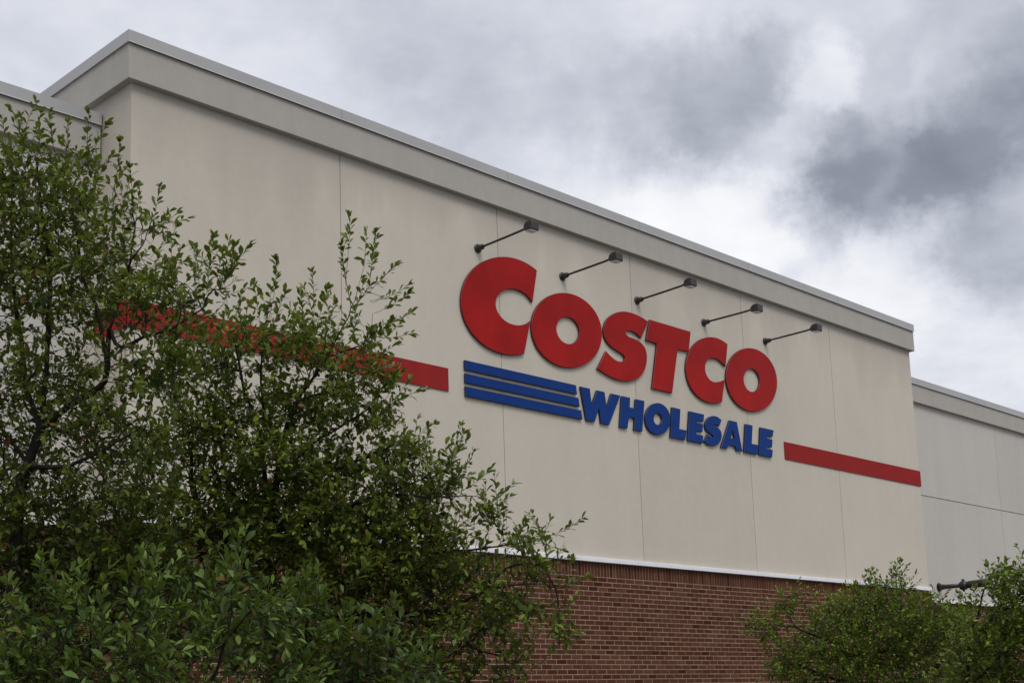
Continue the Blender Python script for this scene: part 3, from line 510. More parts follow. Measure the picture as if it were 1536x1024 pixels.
# ------------------------------------------------------------------ trees and shrubs
TREES = [
 dict(name='small_tree', label='tall dark green tree with slender upright stems left of the wall corner', leaf=0.053, wid=0.48, seed=3, step=0.055, kill=0.06396, infl=0.5, dens=1.0,
  limbs=[
   [(-3.43,-4.79,-0.05),(-3.44,-4.85,0.96),(-3.45,-4.92,1.98),(-3.45,-4.97,2.85),(-3.46,-5.09,3.06),(-3.44,-5.16,3.26),(-3.44,-5.21,3.51),(-3.48,-5.33,3.90),(-3.50,-5.37,4.15),(-3.52,-5.35,4.42),(-3.57,-5.36,4.68),(-3.58,-5.37,4.76)],
   [(-3.44,-5.16,3.26),(-3.39,-5.37,3.36),(-3.32,-5.62,3.46),(-3.34,-5.70,3.59),(-3.34,-5.74,3.73),(-3.32,-5.80,3.92),(-3.33,-5.89,4.05),(-3.33,-5.95,4.26),(-3.33,-5.95,4.29)],
   [(-3.34,-5.70,3.59),(-3.37,-5.65,3.84),(-3.41,-5.58,4.02),(-3.44,-5.54,4.27),(-3.48,-5.54,4.43)],
   [(-3.33,-5.74,3.71),(-3.36,-5.90,3.59),(-3.33,-6.08,3.61),(-3.25,-6.25,3.65),(-3.19,-6.40,3.72),(-3.18,-6.42,3.75)],
   [(-3.46,-5.09,3.06),(-3.41,-5.42,3.02),(-3.38,-5.75,3.07),(-3.33,-5.96,3.13),(-3.30,-6.03,3.17)],
   [(-3.44,-5.16,3.26),(-3.39,-4.96,3.48),(-3.38,-4.86,3.66),(-3.38,-4.79,3.92),(-3.43,-4.79,4.15),(-3.52,-4.92,4.47),(-3.59,-5.03,4.72)],
   [(-3.50,-5.53,4.50),(-3.48,-5.65,4.62),(-3.48,-5.67,4.66)],
   [(-3.33,-5.89,4.05),(-3.33,-6.06,4.12),(-3.32,-6.08,4.16)],
   [(-3.46,-5.09,3.06),(-3.46,-4.71,3.35),(-3.50,-4.61,3.46)],
   [(-3.44,-5.16,3.26),(-3.16,-5.01,3.30),(-3.00,-4.99,3.23)],
  ],
  blobs=[
   (-3.58,-5.36,4.74,0.12,0.30,0.09,125),
   (-3.47,-5.67,4.67,0.03,0.20,0.05,48),
   (-3.64,-5.01,4.74,0.12,0.30,0.12,106),
   (-3.57,-5.32,4.52,0.30,0.45,0.15,213),
   (-3.43,-5.73,4.38,0.08,0.25,0.08,49),
   (-3.33,-5.95,4.30,0.04,0.20,0.08,49),
   (-3.30,-6.11,4.21,0.04,0.20,0.06,32),
   (-3.50,-5.34,4.28,0.38,0.50,0.15,166),
   (-3.33,-5.89,4.03,0.20,0.35,0.11,121),
   (-3.55,-4.80,4.13,0.28,0.60,0.35,192),
   (-3.44,-5.47,3.95,0.26,0.50,0.19,140),
   (-3.26,-6.28,3.82,0.12,0.30,0.07,70),
   (-3.13,-6.48,3.81,0.03,0.20,0.04,28),
   (-3.49,-4.70,3.43,0.35,0.70,0.35,192),
   (-3.32,-5.19,3.52,0.23,0.60,0.23,102),
   (-3.29,-6.07,3.36,0.21,0.30,0.07,38),
   (-3.34,-5.95,3.70,0.13,0.25,0.03,16),
   (-3.26,-5.46,3.14,0.23,0.50,0.11,57),
   (-3.23,-6.05,3.01,0.14,0.30,0.07,32),
   (-3.43,-4.78,2.88,0.39,0.60,0.20,273),
   (-3.30,-4.74,2.73,0.55,0.60,0.20,220),
   (-3.35,-4.64,3.18,0.44,0.50,0.24,54),
   (-3.14,-5.52,2.88,0.30,0.50,0.15,110),
   (-3.28,-4.54,2.44,0.47,0.50,0.24,120),
   (-3.28,-6.02,3.77,0.21,0.30,0.12,54),
   (-3.23,-6.01,3.45,0.25,0.40,0.18,67),
   (-3.22,-6.31,3.78,0.17,0.30,0.10,36),
   (-3.20,-5.54,3.24,0.26,0.40,0.15,54),
   (-3.29,-4.89,2.75,0.50,0.50,0.15,260),
   (-3.04,-5.28,2.65,0.27,0.50,0.19,170),
   (-3.38,-4.75,2.57,0.35,0.50,0.15,150),
  ],
  spikes=[
   ((-3.62,-5.05,4.81),(-3.65,-5.09,4.92),(-3.69,-5.12,5.05)),
   ((-3.60,-5.21,4.79),(-3.62,-5.23,4.93),(-3.62,-5.21,5.06)),
   ((-3.57,-5.37,4.76),(-3.61,-5.39,4.86),(-3.63,-5.46,4.99)),
   ((-3.52,-5.43,4.78),(-3.53,-5.39,4.90),(-3.53,-5.37,5.06)),
   ((-3.50,-5.51,4.72),(-3.49,-5.51,4.84),(-3.50,-5.52,4.95)),
   ((-3.45,-5.68,4.61),(-3.47,-5.68,4.78),(-3.46,-5.69,4.95)),
   ((-3.45,-5.70,4.69),(-3.46,-5.75,4.75),(-3.43,-5.83,4.85)),
   ((-3.45,-5.74,4.54),(-3.40,-5.75,4.63),(-3.37,-5.78,4.70)),
   ((-3.33,-5.94,4.28),(-3.34,-5.98,4.43),(-3.38,-6.00,4.56)),
   ((-3.30,-6.10,4.19),(-3.29,-6.11,4.30),(-3.25,-6.09,4.45)),
   ((-3.34,-6.01,4.28),(-3.32,-5.98,4.37),(-3.29,-5.95,4.50)),
   ((-3.30,-6.09,4.13),(-3.28,-6.14,4.20),(-3.25,-6.18,4.29)),
   ((-3.31,-6.14,4.06),(-3.25,-6.18,4.13),(-3.23,-6.23,4.20)),
   ((-3.32,-6.18,3.96),(-3.24,-6.19,4.00),(-3.19,-6.21,4.09)),
   ((-3.17,-6.37,3.81),(-3.15,-6.32,3.94),(-3.17,-6.31,4.07)),
   ((-3.17,-6.44,3.80),(-3.17,-6.43,3.94),(-3.15,-6.46,4.09)),
   ((-3.13,-6.49,3.83),(-3.12,-6.57,3.92),(-3.07,-6.67,4.01)),
   ((-3.12,-6.50,3.84),(-3.12,-6.58,3.88),(-3.15,-6.65,3.99)),
   ((-3.42,-5.90,4.44),(-3.42,-5.94,4.53),(-3.44,-6.00,4.69)),
  ]),
 dict(name='small_tree', label='broad green small tree with arching twigs in front of the red band and brick base', leaf=0.06, wid=0.48, seed=8, step=0.06, kill=0.0714, infl=0.55, dens=1.0,
  limbs=[
   [(-1.27,-4.41,-0.05),(-1.34,-4.45,0.82),(-1.40,-4.49,1.68),(-1.46,-4.53,2.42),(-1.56,-4.68,2.86),(-1.62,-4.84,3.20),(-1.60,-4.93,3.49),(-1.59,-5.07,3.72),(-1.50,-5.30,3.99),(-1.47,-5.45,4.17),(-1.45,-5.50,4.28),(-1.48,-5.50,4.47),(-1.51,-5.51,4.61)],
   [(-1.45,-5.50,4.28),(-1.47,-5.58,4.40),(-1.45,-5.63,4.54)],
   [(-1.45,-5.50,4.28),(-1.45,-5.67,4.39)],
   [(-1.47,-5.58,4.40),(-1.43,-5.75,4.31)],
   [(-1.56,-4.68,2.86),(-1.69,-4.84,3.48),(-1.84,-4.90,3.76),(-1.91,-4.93,3.96),(-1.98,-4.93,4.20),(-2.06,-4.97,4.44),(-2.06,-4.98,4.48)],
   [(-1.69,-4.84,3.48),(-1.79,-4.94,3.76),(-1.85,-5.02,4.06),(-1.84,-5.09,4.32),(-1.84,-5.09,4.32)],
   [(-1.60,-4.93,3.49),(-1.42,-4.90,3.82),(-1.34,-4.90,4.07),(-1.37,-4.94,4.39)],
   [(-1.50,-5.30,3.99),(-1.49,-5.61,3.99),(-1.48,-5.63,4.00)],
   [(-1.59,-5.07,3.72),(-1.55,-5.48,3.74),(-1.52,-5.73,3.76)],
   [(-1.62,-4.84,3.20),(-1.58,-5.22,3.39),(-1.52,-5.44,3.48),(-1.42,-5.73,3.60),(-1.41,-5.76,3.61)],
   [(-1.62,-4.84,3.20),(-1.47,-5.30,3.24),(-1.33,-5.61,3.33),(-1.28,-5.74,3.38)],
   [(-1.56,-4.68,2.86),(-1.44,-5.11,2.96),(-1.27,-5.46,3.06),(-1.10,-5.81,3.16),(-1.06,-5.87,3.22)],
   [(-1.27,-5.46,3.06),(-1.13,-5.89,2.99),(-0.99,-6.14,2.97)],
   [(-1.46,-4.53,2.42),(-1.28,-4.88,2.49),(-1.10,-5.24,2.60),(-0.98,-5.53,2.68),(-0.81,-5.86,2.71),(-0.61,-6.22,2.75),(-0.53,-6.31,2.77)],
   [(-1.46,-4.53,2.42),(-1.29,-4.97,2.28),(-1.14,-5.27,2.29),(-0.92,-5.64,2.30),(-0.79,-5.96,2.40),(-0.68,-6.10,2.55),(-0.53,-6.26,2.56),(-0.44,-6.32,2.40),(-0.41,-6.32,2.28)],
   [(-0.79,-5.96,2.40),(-0.63,-6.28,2.42),(-0.55,-6.36,2.42)],
   [(-0.92,-5.64,2.30),(-0.75,-5.77,2.08),(-0.74,-5.78,2.07)],
   [(-1.46,-4.53,2.42),(-1.73,-4.36,2.89),(-1.94,-4.35,3.14),(-2.02,-4.49,3.49),(-2.02,-4.51,3.58)],
   [(-1.56,-4.68,2.86),(-1.89,-4.69,3.15),(-2.01,-4.67,3.22)],
  ],
  blobs=[
   (-1.42,-5.62,4.06,0.13,0.30,0.05,51),
   (-1.81,-4.98,4.00,0.26,0.40,0.15,146),
   (-1.50,-5.16,4.06,0.15,0.40,0.15,95),
   (-1.42,-5.48,3.80,0.24,0.40,0.11,112),
   (-1.99,-4.78,3.92,0.15,0.40,0.15,77),
   (-1.65,-4.91,3.62,0.38,0.50,0.15,338),
   (-1.37,-5.48,3.56,0.28,0.40,0.08,191),
   (-1.98,-4.53,3.51,0.20,0.40,0.20,135),
   (-1.55,-4.92,3.26,0.56,0.70,0.20,643),
   (-1.26,-5.68,3.31,0.19,0.35,0.08,186),
   (-1.11,-5.64,3.07,0.33,0.45,0.13,338),
   (-1.00,-5.92,3.17,0.06,0.20,0.07,76),
   (-0.95,-6.19,2.86,0.11,0.25,0.03,110),
   (-1.33,-5.07,2.90,0.65,0.70,0.18,699),
   (-0.89,-5.65,2.77,0.29,0.40,0.08,276),
   (-0.63,-6.19,2.68,0.19,0.25,0.03,128),
   (-0.84,-5.78,2.49,0.37,0.40,0.07,239),
   (-0.54,-6.23,2.47,0.13,0.25,0.03,110),
   (-0.41,-6.29,2.16,0.03,0.15,0.13,82),
   (-0.68,-6.05,2.30,0.24,0.40,0.09,184),
   (-1.11,-5.21,2.49,0.65,0.70,0.15,588),
   (-1.20,-4.88,2.15,0.79,0.80,0.27,699),
   (-0.84,-5.70,2.15,0.41,0.50,0.18,276),
   (-0.86,-5.32,1.90,0.60,0.60,0.23,478),
   (-1.81,-4.44,2.98,0.43,0.60,0.20,423),
   (-1.76,-4.10,2.56,0.48,0.60,0.20,368),
   (-0.54,-5.95,1.92,0.15,0.30,0.13,73),
   (-1.73,-4.36,2.89,0.55,0.60,0.28,379),
   (-1.97,-4.15,3.08,0.37,0.50,0.23,172),
   (-1.40,-4.82,2.77,0.73,0.80,0.27,482),
   (-0.98,-5.38,2.69,0.50,0.60,0.23,345),
   (-1.84,-3.87,2.56,0.61,0.60,0.24,287),
   (-0.89,-5.54,2.36,0.49,0.50,0.22,252),
   (-1.26,-5.44,2.89,0.48,0.50,0.22,299),
   (-1.58,-4.86,3.11,0.54,0.60,0.23,299),
   (-2.01,-4.54,3.67,0.23,0.40,0.27,110),
   (-2.14,-4.66,4.08,0.18,0.30,0.18,32),
   (-2.05,-4.28,3.34,0.27,0.40,0.18,116),
  ],
  spikes=[
   ((-1.86,-5.12,4.21),(-1.86,-5.21,4.38),(-1.90,-5.26,4.57)),
   ((-1.84,-5.13,4.13),(-1.86,-5.19,4.21),(-1.86,-5.30,4.35)),
   ((-1.86,-5.04,4.14),(-1.88,-5.03,4.30),(-1.90,-5.02,4.46)),
   ((-1.42,-5.00,4.23),(-1.44,-5.08,4.40),(-1.50,-5.12,4.62)),
   ((-1.46,-5.10,4.20),(-1.49,-5.19,4.32),(-1.50,-5.29,4.45)),
   ((-1.43,-4.98,4.19),(-1.49,-5.00,4.35),(-1.52,-5.01,4.50)),
   ((-1.50,-5.49,4.47),(-1.54,-5.57,4.64),(-1.58,-5.64,4.84)),
   ((-1.49,-5.48,4.39),(-1.52,-5.50,4.53),(-1.57,-5.52,4.68)),
   ((-1.43,-5.62,4.41),(-1.39,-5.64,4.57),(-1.36,-5.64,4.79)),
   ((-1.47,-5.63,4.33),(-1.37,-5.69,4.44),(-1.28,-5.73,4.56)),
   ((-1.50,-5.73,4.27),(-1.40,-5.81,4.28),(-1.32,-5.91,4.37)),
   ((-1.51,-5.77,4.17),(-1.43,-5.89,4.21),(-1.39,-5.98,4.28)),
   ((-1.52,-5.58,3.99),(-1.46,-5.70,4.04),(-1.42,-5.84,4.11)),
   ((-1.55,-5.65,3.86),(-1.45,-5.73,3.88),(-1.34,-5.78,3.99)),
   ((-1.51,-5.77,3.56),(-1.41,-5.90,3.59),(-1.30,-6.00,3.66)),
   ((-1.52,-5.65,3.71),(-1.43,-5.76,3.71),(-1.35,-5.84,3.79)),
   ((-1.37,-5.72,3.31),(-1.31,-5.89,3.33),(-1.25,-6.04,3.43)),
   ((-1.39,-5.68,3.24),(-1.29,-5.79,3.25),(-1.21,-5.93,3.37)),
   ((-0.99,-5.93,3.16),(-1.00,-5.97,3.29),(-0.98,-6.03,3.40)),
   ((-1.01,-5.89,3.09),(-0.97,-6.00,3.13),(-0.95,-6.09,3.27)),
   ((-1.04,-5.98,3.00),(-0.95,-6.07,3.05),(-0.84,-6.13,3.16)),
   ((-1.01,-6.13,2.86),(-0.95,-6.26,2.91),(-0.90,-6.38,3.02)),
   ((-1.03,-6.10,2.84),(-0.94,-6.22,2.85),(-0.84,-6.30,2.96)),
   ((-0.99,-5.99,2.80),(-0.92,-6.14,2.80),(-0.85,-6.28,2.86)),
   ((-0.58,-6.25,2.72),(-0.47,-6.35,2.72),(-0.37,-6.49,2.83)),
   ((-0.69,-6.11,2.65),(-0.72,-6.21,2.70),(-0.71,-6.30,2.80)),
   ((-0.81,-5.98,2.63),(-0.78,-5.98,2.69),(-0.74,-6.01,2.81)),
   ((-0.63,-6.16,2.56),(-0.50,-6.23,2.52),(-0.36,-6.33,2.60)),
   ((-0.56,-6.33,2.37),(-0.42,-6.37,2.39),(-0.31,-6.45,2.46)),
   ((-0.42,-6.33,2.38),(-0.40,-6.35,2.19),(-0.42,-6.37,2.03)),
   ((-0.47,-6.28,2.40),(-0.43,-6.28,2.25),(-0.39,-6.27,2.14)),
   ((-0.63,-6.13,2.41),(-0.62,-6.17,2.27),(-0.63,-6.21,2.19)),
   ((-1.94,-4.90,3.93),(-1.94,-4.93,4.07),(-1.95,-4.98,4.23)),
   ((-1.95,-4.81,3.90),(-2.00,-4.82,4.01),(-2.04,-4.82,4.16)),
   ((-1.74,-5.99,2.41),(-1.78,-5.99,2.53),(-1.79,-6.02,2.64)),
   ((-1.92,-4.78,3.64),(-1.95,-4.78,3.76),(-1.95,-4.77,3.91)),
  ]),
 dict(name='shrub', label='leafy bright green shrub with upright shoots in the bottom left corner below the dark tree', leaf=0.068, wid=0.4, seed=21, step=0.05, kill=0.068, pf=1.8, infl=0.5, dens=1.0,
  limbs=[
   [(-3.74,-6.45,-0.05),(-3.75,-6.45,0.54),(-3.77,-6.46,1.13),(-3.78,-6.46,1.63),(-3.84,-6.53,1.87),(-3.93,-6.55,2.08),(-4.02,-6.50,2.23)],
   [(-3.84,-6.53,1.87),(-3.91,-6.65,2.07),(-3.95,-6.69,2.17)],
   [(-3.84,-6.53,1.87),(-3.82,-6.81,2.03),(-3.83,-6.91,2.17),(-3.83,-6.92,2.22)],
   [(-3.82,-6.81,2.03),(-3.83,-7.02,2.06)],
   [(-3.84,-6.53,1.87),(-3.88,-6.93,1.89),(-3.86,-7.10,1.93)],
   [(-3.84,-6.53,1.87),(-3.98,-6.33,2.00),(-4.01,-6.27,2.03)],
   [(-3.78,-6.46,1.63),(-3.39,-6.74,1.74),(-3.33,-6.86,1.98),(-3.34,-6.91,2.22),(-3.35,-6.92,2.30)],
   [(-3.33,-6.86,1.98),(-3.32,-7.06,2.12),(-3.29,-7.09,2.14)],
  ],
  blobs=[
   (-4.04,-6.45,2.10,0.07,0.20,0.07,16),
   (-3.95,-6.68,2.09,0.04,0.15,0.05,9),
   (-3.81,-6.91,2.12,0.04,0.15,0.07,13),
   (-3.92,-6.53,1.95,0.18,0.35,0.10,36),
   (-3.82,-6.87,1.96,0.11,0.25,0.08,18),
   (-3.97,-6.31,1.84,0.24,0.40,0.12,34),
   (-3.85,-6.71,1.79,0.23,0.35,0.09,27),
   (-4.02,-6.15,2.00,0.15,0.30,0.15,23),
   (-3.34,-6.90,2.18,0.06,0.20,0.10,13),
   (-3.28,-7.08,2.05,0.09,0.20,0.03,9),
   (-3.37,-6.82,1.97,0.15,0.30,0.10,13),
   (-3.56,-6.72,1.73,0.33,0.40,0.07,20),
   (-3.23,-6.76,1.72,0.31,0.40,0.10,25),
   (-3.97,-6.31,1.84,0.37,0.40,0.09,38),
   (-3.62,-6.53,1.82,0.43,0.40,0.09,44),
  ],
  spikes=[
   ((-4.03,-6.46,2.11),(-4.06,-6.50,2.21),(-4.10,-6.56,2.35)),
   ((-3.99,-6.50,2.11),(-4.01,-6.53,2.20),(-4.05,-6.58,2.31)),
   ((-3.95,-6.68,2.08),(-3.97,-6.71,2.18),(-3.98,-6.70,2.30)),
   ((-3.80,-6.91,2.10),(-3.83,-6.91,2.21),(-3.81,-6.93,2.35)),
   ((-3.83,-6.89,2.10),(-3.88,-6.90,2.19),(-3.89,-6.96,2.28)),
   ((-3.87,-6.97,2.01),(-3.79,-7.01,2.03),(-3.72,-7.02,2.11)),
   ((-3.90,-7.05,1.89),(-3.86,-7.10,1.89),(-3.78,-7.19,1.94)),
   ((-3.33,-6.92,2.19),(-3.34,-6.99,2.31),(-3.39,-7.03,2.43)),
   ((-3.34,-6.90,2.16),(-3.36,-6.91,2.23),(-3.38,-6.91,2.31)),
   ((-3.33,-7.04,2.10),(-3.31,-7.13,2.11),(-3.26,-7.25,2.19)),
   ((-4.04,-6.29,2.06),(-4.06,-6.23,2.17),(-4.06,-6.22,2.25)),
   ((-3.93,-7.08,1.82),(-3.85,-7.10,1.82),(-3.79,-7.14,1.84)),
   ((-4.00,-6.60,1.96),(-4.04,-6.63,2.03),(-4.08,-6.70,2.15)),
   ((-3.92,-6.76,1.95),(-3.88,-6.73,2.03),(-3.88,-6.69,2.14)),
   ((-3.80,-6.96,1.99),(-3.81,-6.97,2.08),(-3.81,-7.02,2.19)),
   ((-4.04,-6.39,1.88),(-4.11,-6.43,1.97),(-4.15,-6.48,2.05)),
   ((-3.93,-6.86,1.83),(-3.92,-6.89,1.90),(-3.91,-6.92,1.97)),
   ((-3.44,-6.87,1.88),(-3.48,-6.90,1.97),(-3.52,-6.93,2.06)),
   ((-4.00,-6.70,1.78),(-4.04,-6.75,1.84),(-4.05,-6.79,1.90)),
  ]),
 dict(name='shrub', label='low dark shrub below the broad tree with arching twigs', leaf=0.072, wid=0.42, pf=2.0, seed=33, step=0.055, kill=0.0765, infl=0.5, dens=1.0,
  limbs=[
   [(-2.33,-6.25,-0.05),(-2.34,-6.26,0.48),(-2.35,-6.28,1.00),(-2.36,-6.29,1.45),(-2.41,-6.30,1.74),(-2.53,-6.38,1.98),(-2.60,-6.50,2.19),(-2.60,-6.50,2.19)],
   [(-2.41,-6.30,1.74),(-2.43,-6.62,1.94),(-2.44,-6.72,2.01)],
   [(-2.41,-6.30,1.74),(-2.60,-6.15,1.93),(-2.67,-6.10,2.03)],
   [(-2.41,-6.30,1.74),(-2.26,-6.63,1.83),(-2.20,-6.78,1.86)],
   [(-2.36,-6.29,1.45),(-2.61,-5.50,1.69),(-2.74,-5.29,2.01),(-2.75,-5.32,2.16)],
  ],
  blobs=[
   (-2.60,-6.50,2.15,0.14,0.30,0.10,68),
   (-2.45,-6.75,1.96,0.13,0.30,0.12,68),
   (-2.61,-6.15,1.99,0.18,0.30,0.14,76),
   (-2.46,-6.42,1.84,0.46,0.50,0.14,170),
   (-2.18,-6.86,1.82,0.17,0.30,0.11,51),
   (-2.67,-5.38,2.07,0.30,0.50,0.23,119),
   (-2.72,-5.25,2.39,0.15,0.40,0.15,59),
   (-2.99,-4.81,2.35,0.47,0.50,0.24,136),
   (-2.60,-5.48,2.19,0.46,0.50,0.23,136),
   (-3.18,-4.69,2.04,0.39,0.50,0.20,102),
  ],
  spikes=[
   ((-2.56,-6.50,1.99),(-2.55,-6.51,2.11),(-2.55,-6.54,2.25)),
   ((-2.55,-6.66,1.99),(-2.45,-6.71,2.00),(-2.39,-6.79,2.08)),
   ((-2.61,-6.46,2.05),(-2.62,-6.45,2.19),(-2.64,-6.44,2.30)),
   ((-2.59,-6.16,1.92),(-2.61,-6.14,2.04),(-2.63,-6.16,2.16)),
   ((-2.53,-6.66,1.95),(-2.55,-6.72,2.02),(-2.55,-6.77,2.15)),
   ((-2.25,-6.79,1.86),(-2.18,-6.85,1.92),(-2.13,-6.91,1.99)),
   ((-2.74,-5.35,2.23),(-2.73,-5.31,2.35),(-2.72,-5.28,2.51)),
  ]),
 dict(name='shrub', label='bushy green shrub against the brick base near the lower right wing', leaf=0.064, wid=0.48, seed=41, step=0.085, kill=0.0945, pf=3.8, infl=0.8, dens=1.0,
  limbs=[
   [(8.96,-3.17,-0.05),(8.90,-3.23,0.56),(8.84,-3.28,1.17),(8.79,-3.33,1.69),(8.72,-3.36,2.11),(8.56,-3.44,2.53),(8.45,-3.54,2.86),(8.45,-3.59,3.05)],
   [(8.56,-3.44,2.53),(8.55,-3.66,2.90),(8.62,-3.78,3.11),(8.64,-3.82,3.17)],
   [(8.72,-3.36,2.11),(8.13,-3.10,2.38),(7.76,-2.90,2.55),(7.63,-2.81,2.77),(7.61,-2.81,2.81)],
   [(7.76,-2.90,2.55),(7.49,-2.63,2.61),(7.36,-2.50,2.63)],
   [(8.79,-3.33,1.69),(8.11,-2.98,1.96),(7.81,-2.87,2.07)],
   [(8.72,-3.36,2.11),(9.02,-3.75,2.44),(9.23,-4.03,2.68),(9.28,-4.10,2.79)],
   [(8.79,-3.33,1.69),(9.39,-3.89,2.00),(9.58,-4.13,2.23)],
  ],
  blobs=[
   (8.44,-3.56,2.98,0.13,0.30,0.12,50),
   (8.64,-3.77,2.97,0.18,0.30,0.12,50),
   (8.36,-3.43,2.77,0.29,0.50,0.12,110),
   (8.81,-3.74,2.68,0.42,0.60,0.17,150),
   (7.66,-2.83,2.71,0.15,0.30,0.15,35),
   (7.44,-2.57,2.56,0.25,0.30,0.10,30),
   (8.18,-3.17,2.45,0.46,0.70,0.24,180),
   (8.85,-3.54,2.31,0.72,0.90,0.34,330),
   (9.36,-4.14,2.62,0.33,0.60,0.20,130),
   (8.17,-3.04,1.99,0.71,0.90,0.27,240),
   (9.39,-3.89,2.03,0.81,0.90,0.35,300),
   (7.72,-2.75,2.09,0.28,0.40,0.17,50),
   (8.78,-3.35,1.80,0.98,0.90,0.17,200),
   (8.92,-3.52,2.54,0.78,0.90,0.35,160),
   (8.72,-3.21,2.12,1.04,0.90,0.29,200),
   (9.25,-4.00,2.51,0.52,0.80,0.29,160),
   (9.34,-4.29,2.11,0.51,0.80,0.34,160),
   (7.56,-2.69,2.56,0.38,0.30,0.14,60),
   (7.71,-2.91,2.85,0.20,0.30,0.17,30),
   (8.55,-3.45,2.62,0.69,0.80,0.29,200),
   (9.09,-4.00,2.55,0.51,0.80,0.26,150),
   (8.23,-3.17,2.25,0.77,0.80,0.26,150),
  ],
  spikes=[
   ((8.45,-3.55,2.86),(8.43,-3.61,3.06),(8.42,-3.65,3.24)),
   ((8.60,-3.72,2.94),(8.67,-3.81,3.10),(8.72,-3.91,3.33)),
   ((8.62,-3.74,2.92),(8.72,-3.83,3.07),(8.80,-3.94,3.28)),
   ((7.70,-2.85,2.60),(7.68,-2.83,2.78),(7.65,-2.78,3.01)),
   ((7.53,-2.66,2.58),(7.37,-2.49,2.59),(7.25,-2.32,2.69)),
   ((7.93,-2.95,2.05),(7.76,-2.88,2.08),(7.57,-2.77,2.18)),
   ((8.70,-3.82,2.89),(8.82,-3.90,2.96),(8.95,-4.01,3.08)),
   ((9.26,-4.06,2.68),(9.26,-4.16,2.82),(9.24,-4.24,2.96)),
   ((8.39,-3.46,2.78),(8.40,-3.47,2.91),(8.37,-3.45,3.06)),
   ((8.00,-3.14,2.50),(7.95,-3.10,2.62),(7.89,-3.04,2.76)),
   ((7.69,-2.79,2.43),(7.56,-2.64,2.42),(7.46,-2.45,2.49)),
   ((8.59,-3.69,2.86),(8.59,-3.73,2.97),(8.57,-3.77,3.12)),
  ]),
 dict(name='small_tree', label='yellow green young tree with thin forked stems at the right edge by the lower wing', leaf=0.068, wid=0.48, seed=55, step=0.07, kill=0.081, pf=3.4, infl=0.7, dens=1.0,
  limbs=[
   [(7.20,-5.31,-0.05),(7.15,-5.37,0.57),(7.09,-5.42,1.18),(7.05,-5.47,1.71),(6.92,-5.60,2.21),(6.86,-5.75,2.45),(6.88,-5.82,2.69),(6.83,-5.97,2.88),(6.85,-5.99,2.91)],
   [(6.92,-5.60,2.21),(6.97,-5.86,2.44),(7.01,-6.08,2.60),(7.06,-6.29,2.79)],
   [(7.05,-5.47,1.71),(7.06,-5.85,2.01),(7.14,-6.07,2.18)],
   [(6.88,-5.82,2.69),(6.80,-5.93,2.88)],
   [(7.05,-5.47,1.71),(6.86,-5.50,2.03),(6.79,-5.51,2.10)],
  ],
  blobs=[
   (6.92,-6.03,2.77,0.21,0.40,0.14,90),
   (7.00,-6.24,2.66,0.25,0.50,0.25,130),
   (6.83,-5.92,2.72,0.09,0.20,0.09,25),
   (7.09,-6.08,2.25,0.32,0.60,0.25,150),
   (7.01,-5.65,1.99,0.33,0.60,0.29,120),
   (7.23,-5.99,1.87,0.40,0.60,0.29,170),
   (7.14,-5.56,1.67,0.47,0.60,0.15,90),
   (6.90,-6.08,2.46,0.35,0.50,0.21,90),
   (6.95,-5.92,2.19,0.43,0.50,0.21,110),
  ],
  spikes=[
   ((6.82,-5.91,2.72),(6.77,-5.96,2.82),(6.69,-5.98,2.95)),
   ((6.90,-6.00,2.75),(6.96,-6.03,2.86),(6.99,-6.05,3.02)),
   ((6.86,-5.95,2.68),(6.91,-5.95,2.78),(6.91,-5.97,2.89)),
   ((6.91,-6.15,2.70),(6.91,-6.19,2.80),(6.91,-6.25,2.94)),
   ((6.85,-5.73,2.45),(6.78,-5.68,2.53),(6.71,-5.63,2.70)),
   ((6.87,-5.77,2.52),(6.81,-5.77,2.63),(6.73,-5.78,2.76)),
   ((6.98,-5.85,2.33),(6.93,-5.91,2.44),(6.91,-5.98,2.57)),
  ]),
]

YAW = 0.8066
AX = np.array([math.cos(YAW), -math.sin(YAW), 0.]); AY = np.array([math.sin(YAW), math.cos(YAW), 0.]); AZ = np.array([0., 0., 1.])

def unit(v): 
    n = np.linalg.norm(v, axis=-1, keepdims=True); return v/np.maximum(n, 1e-9)

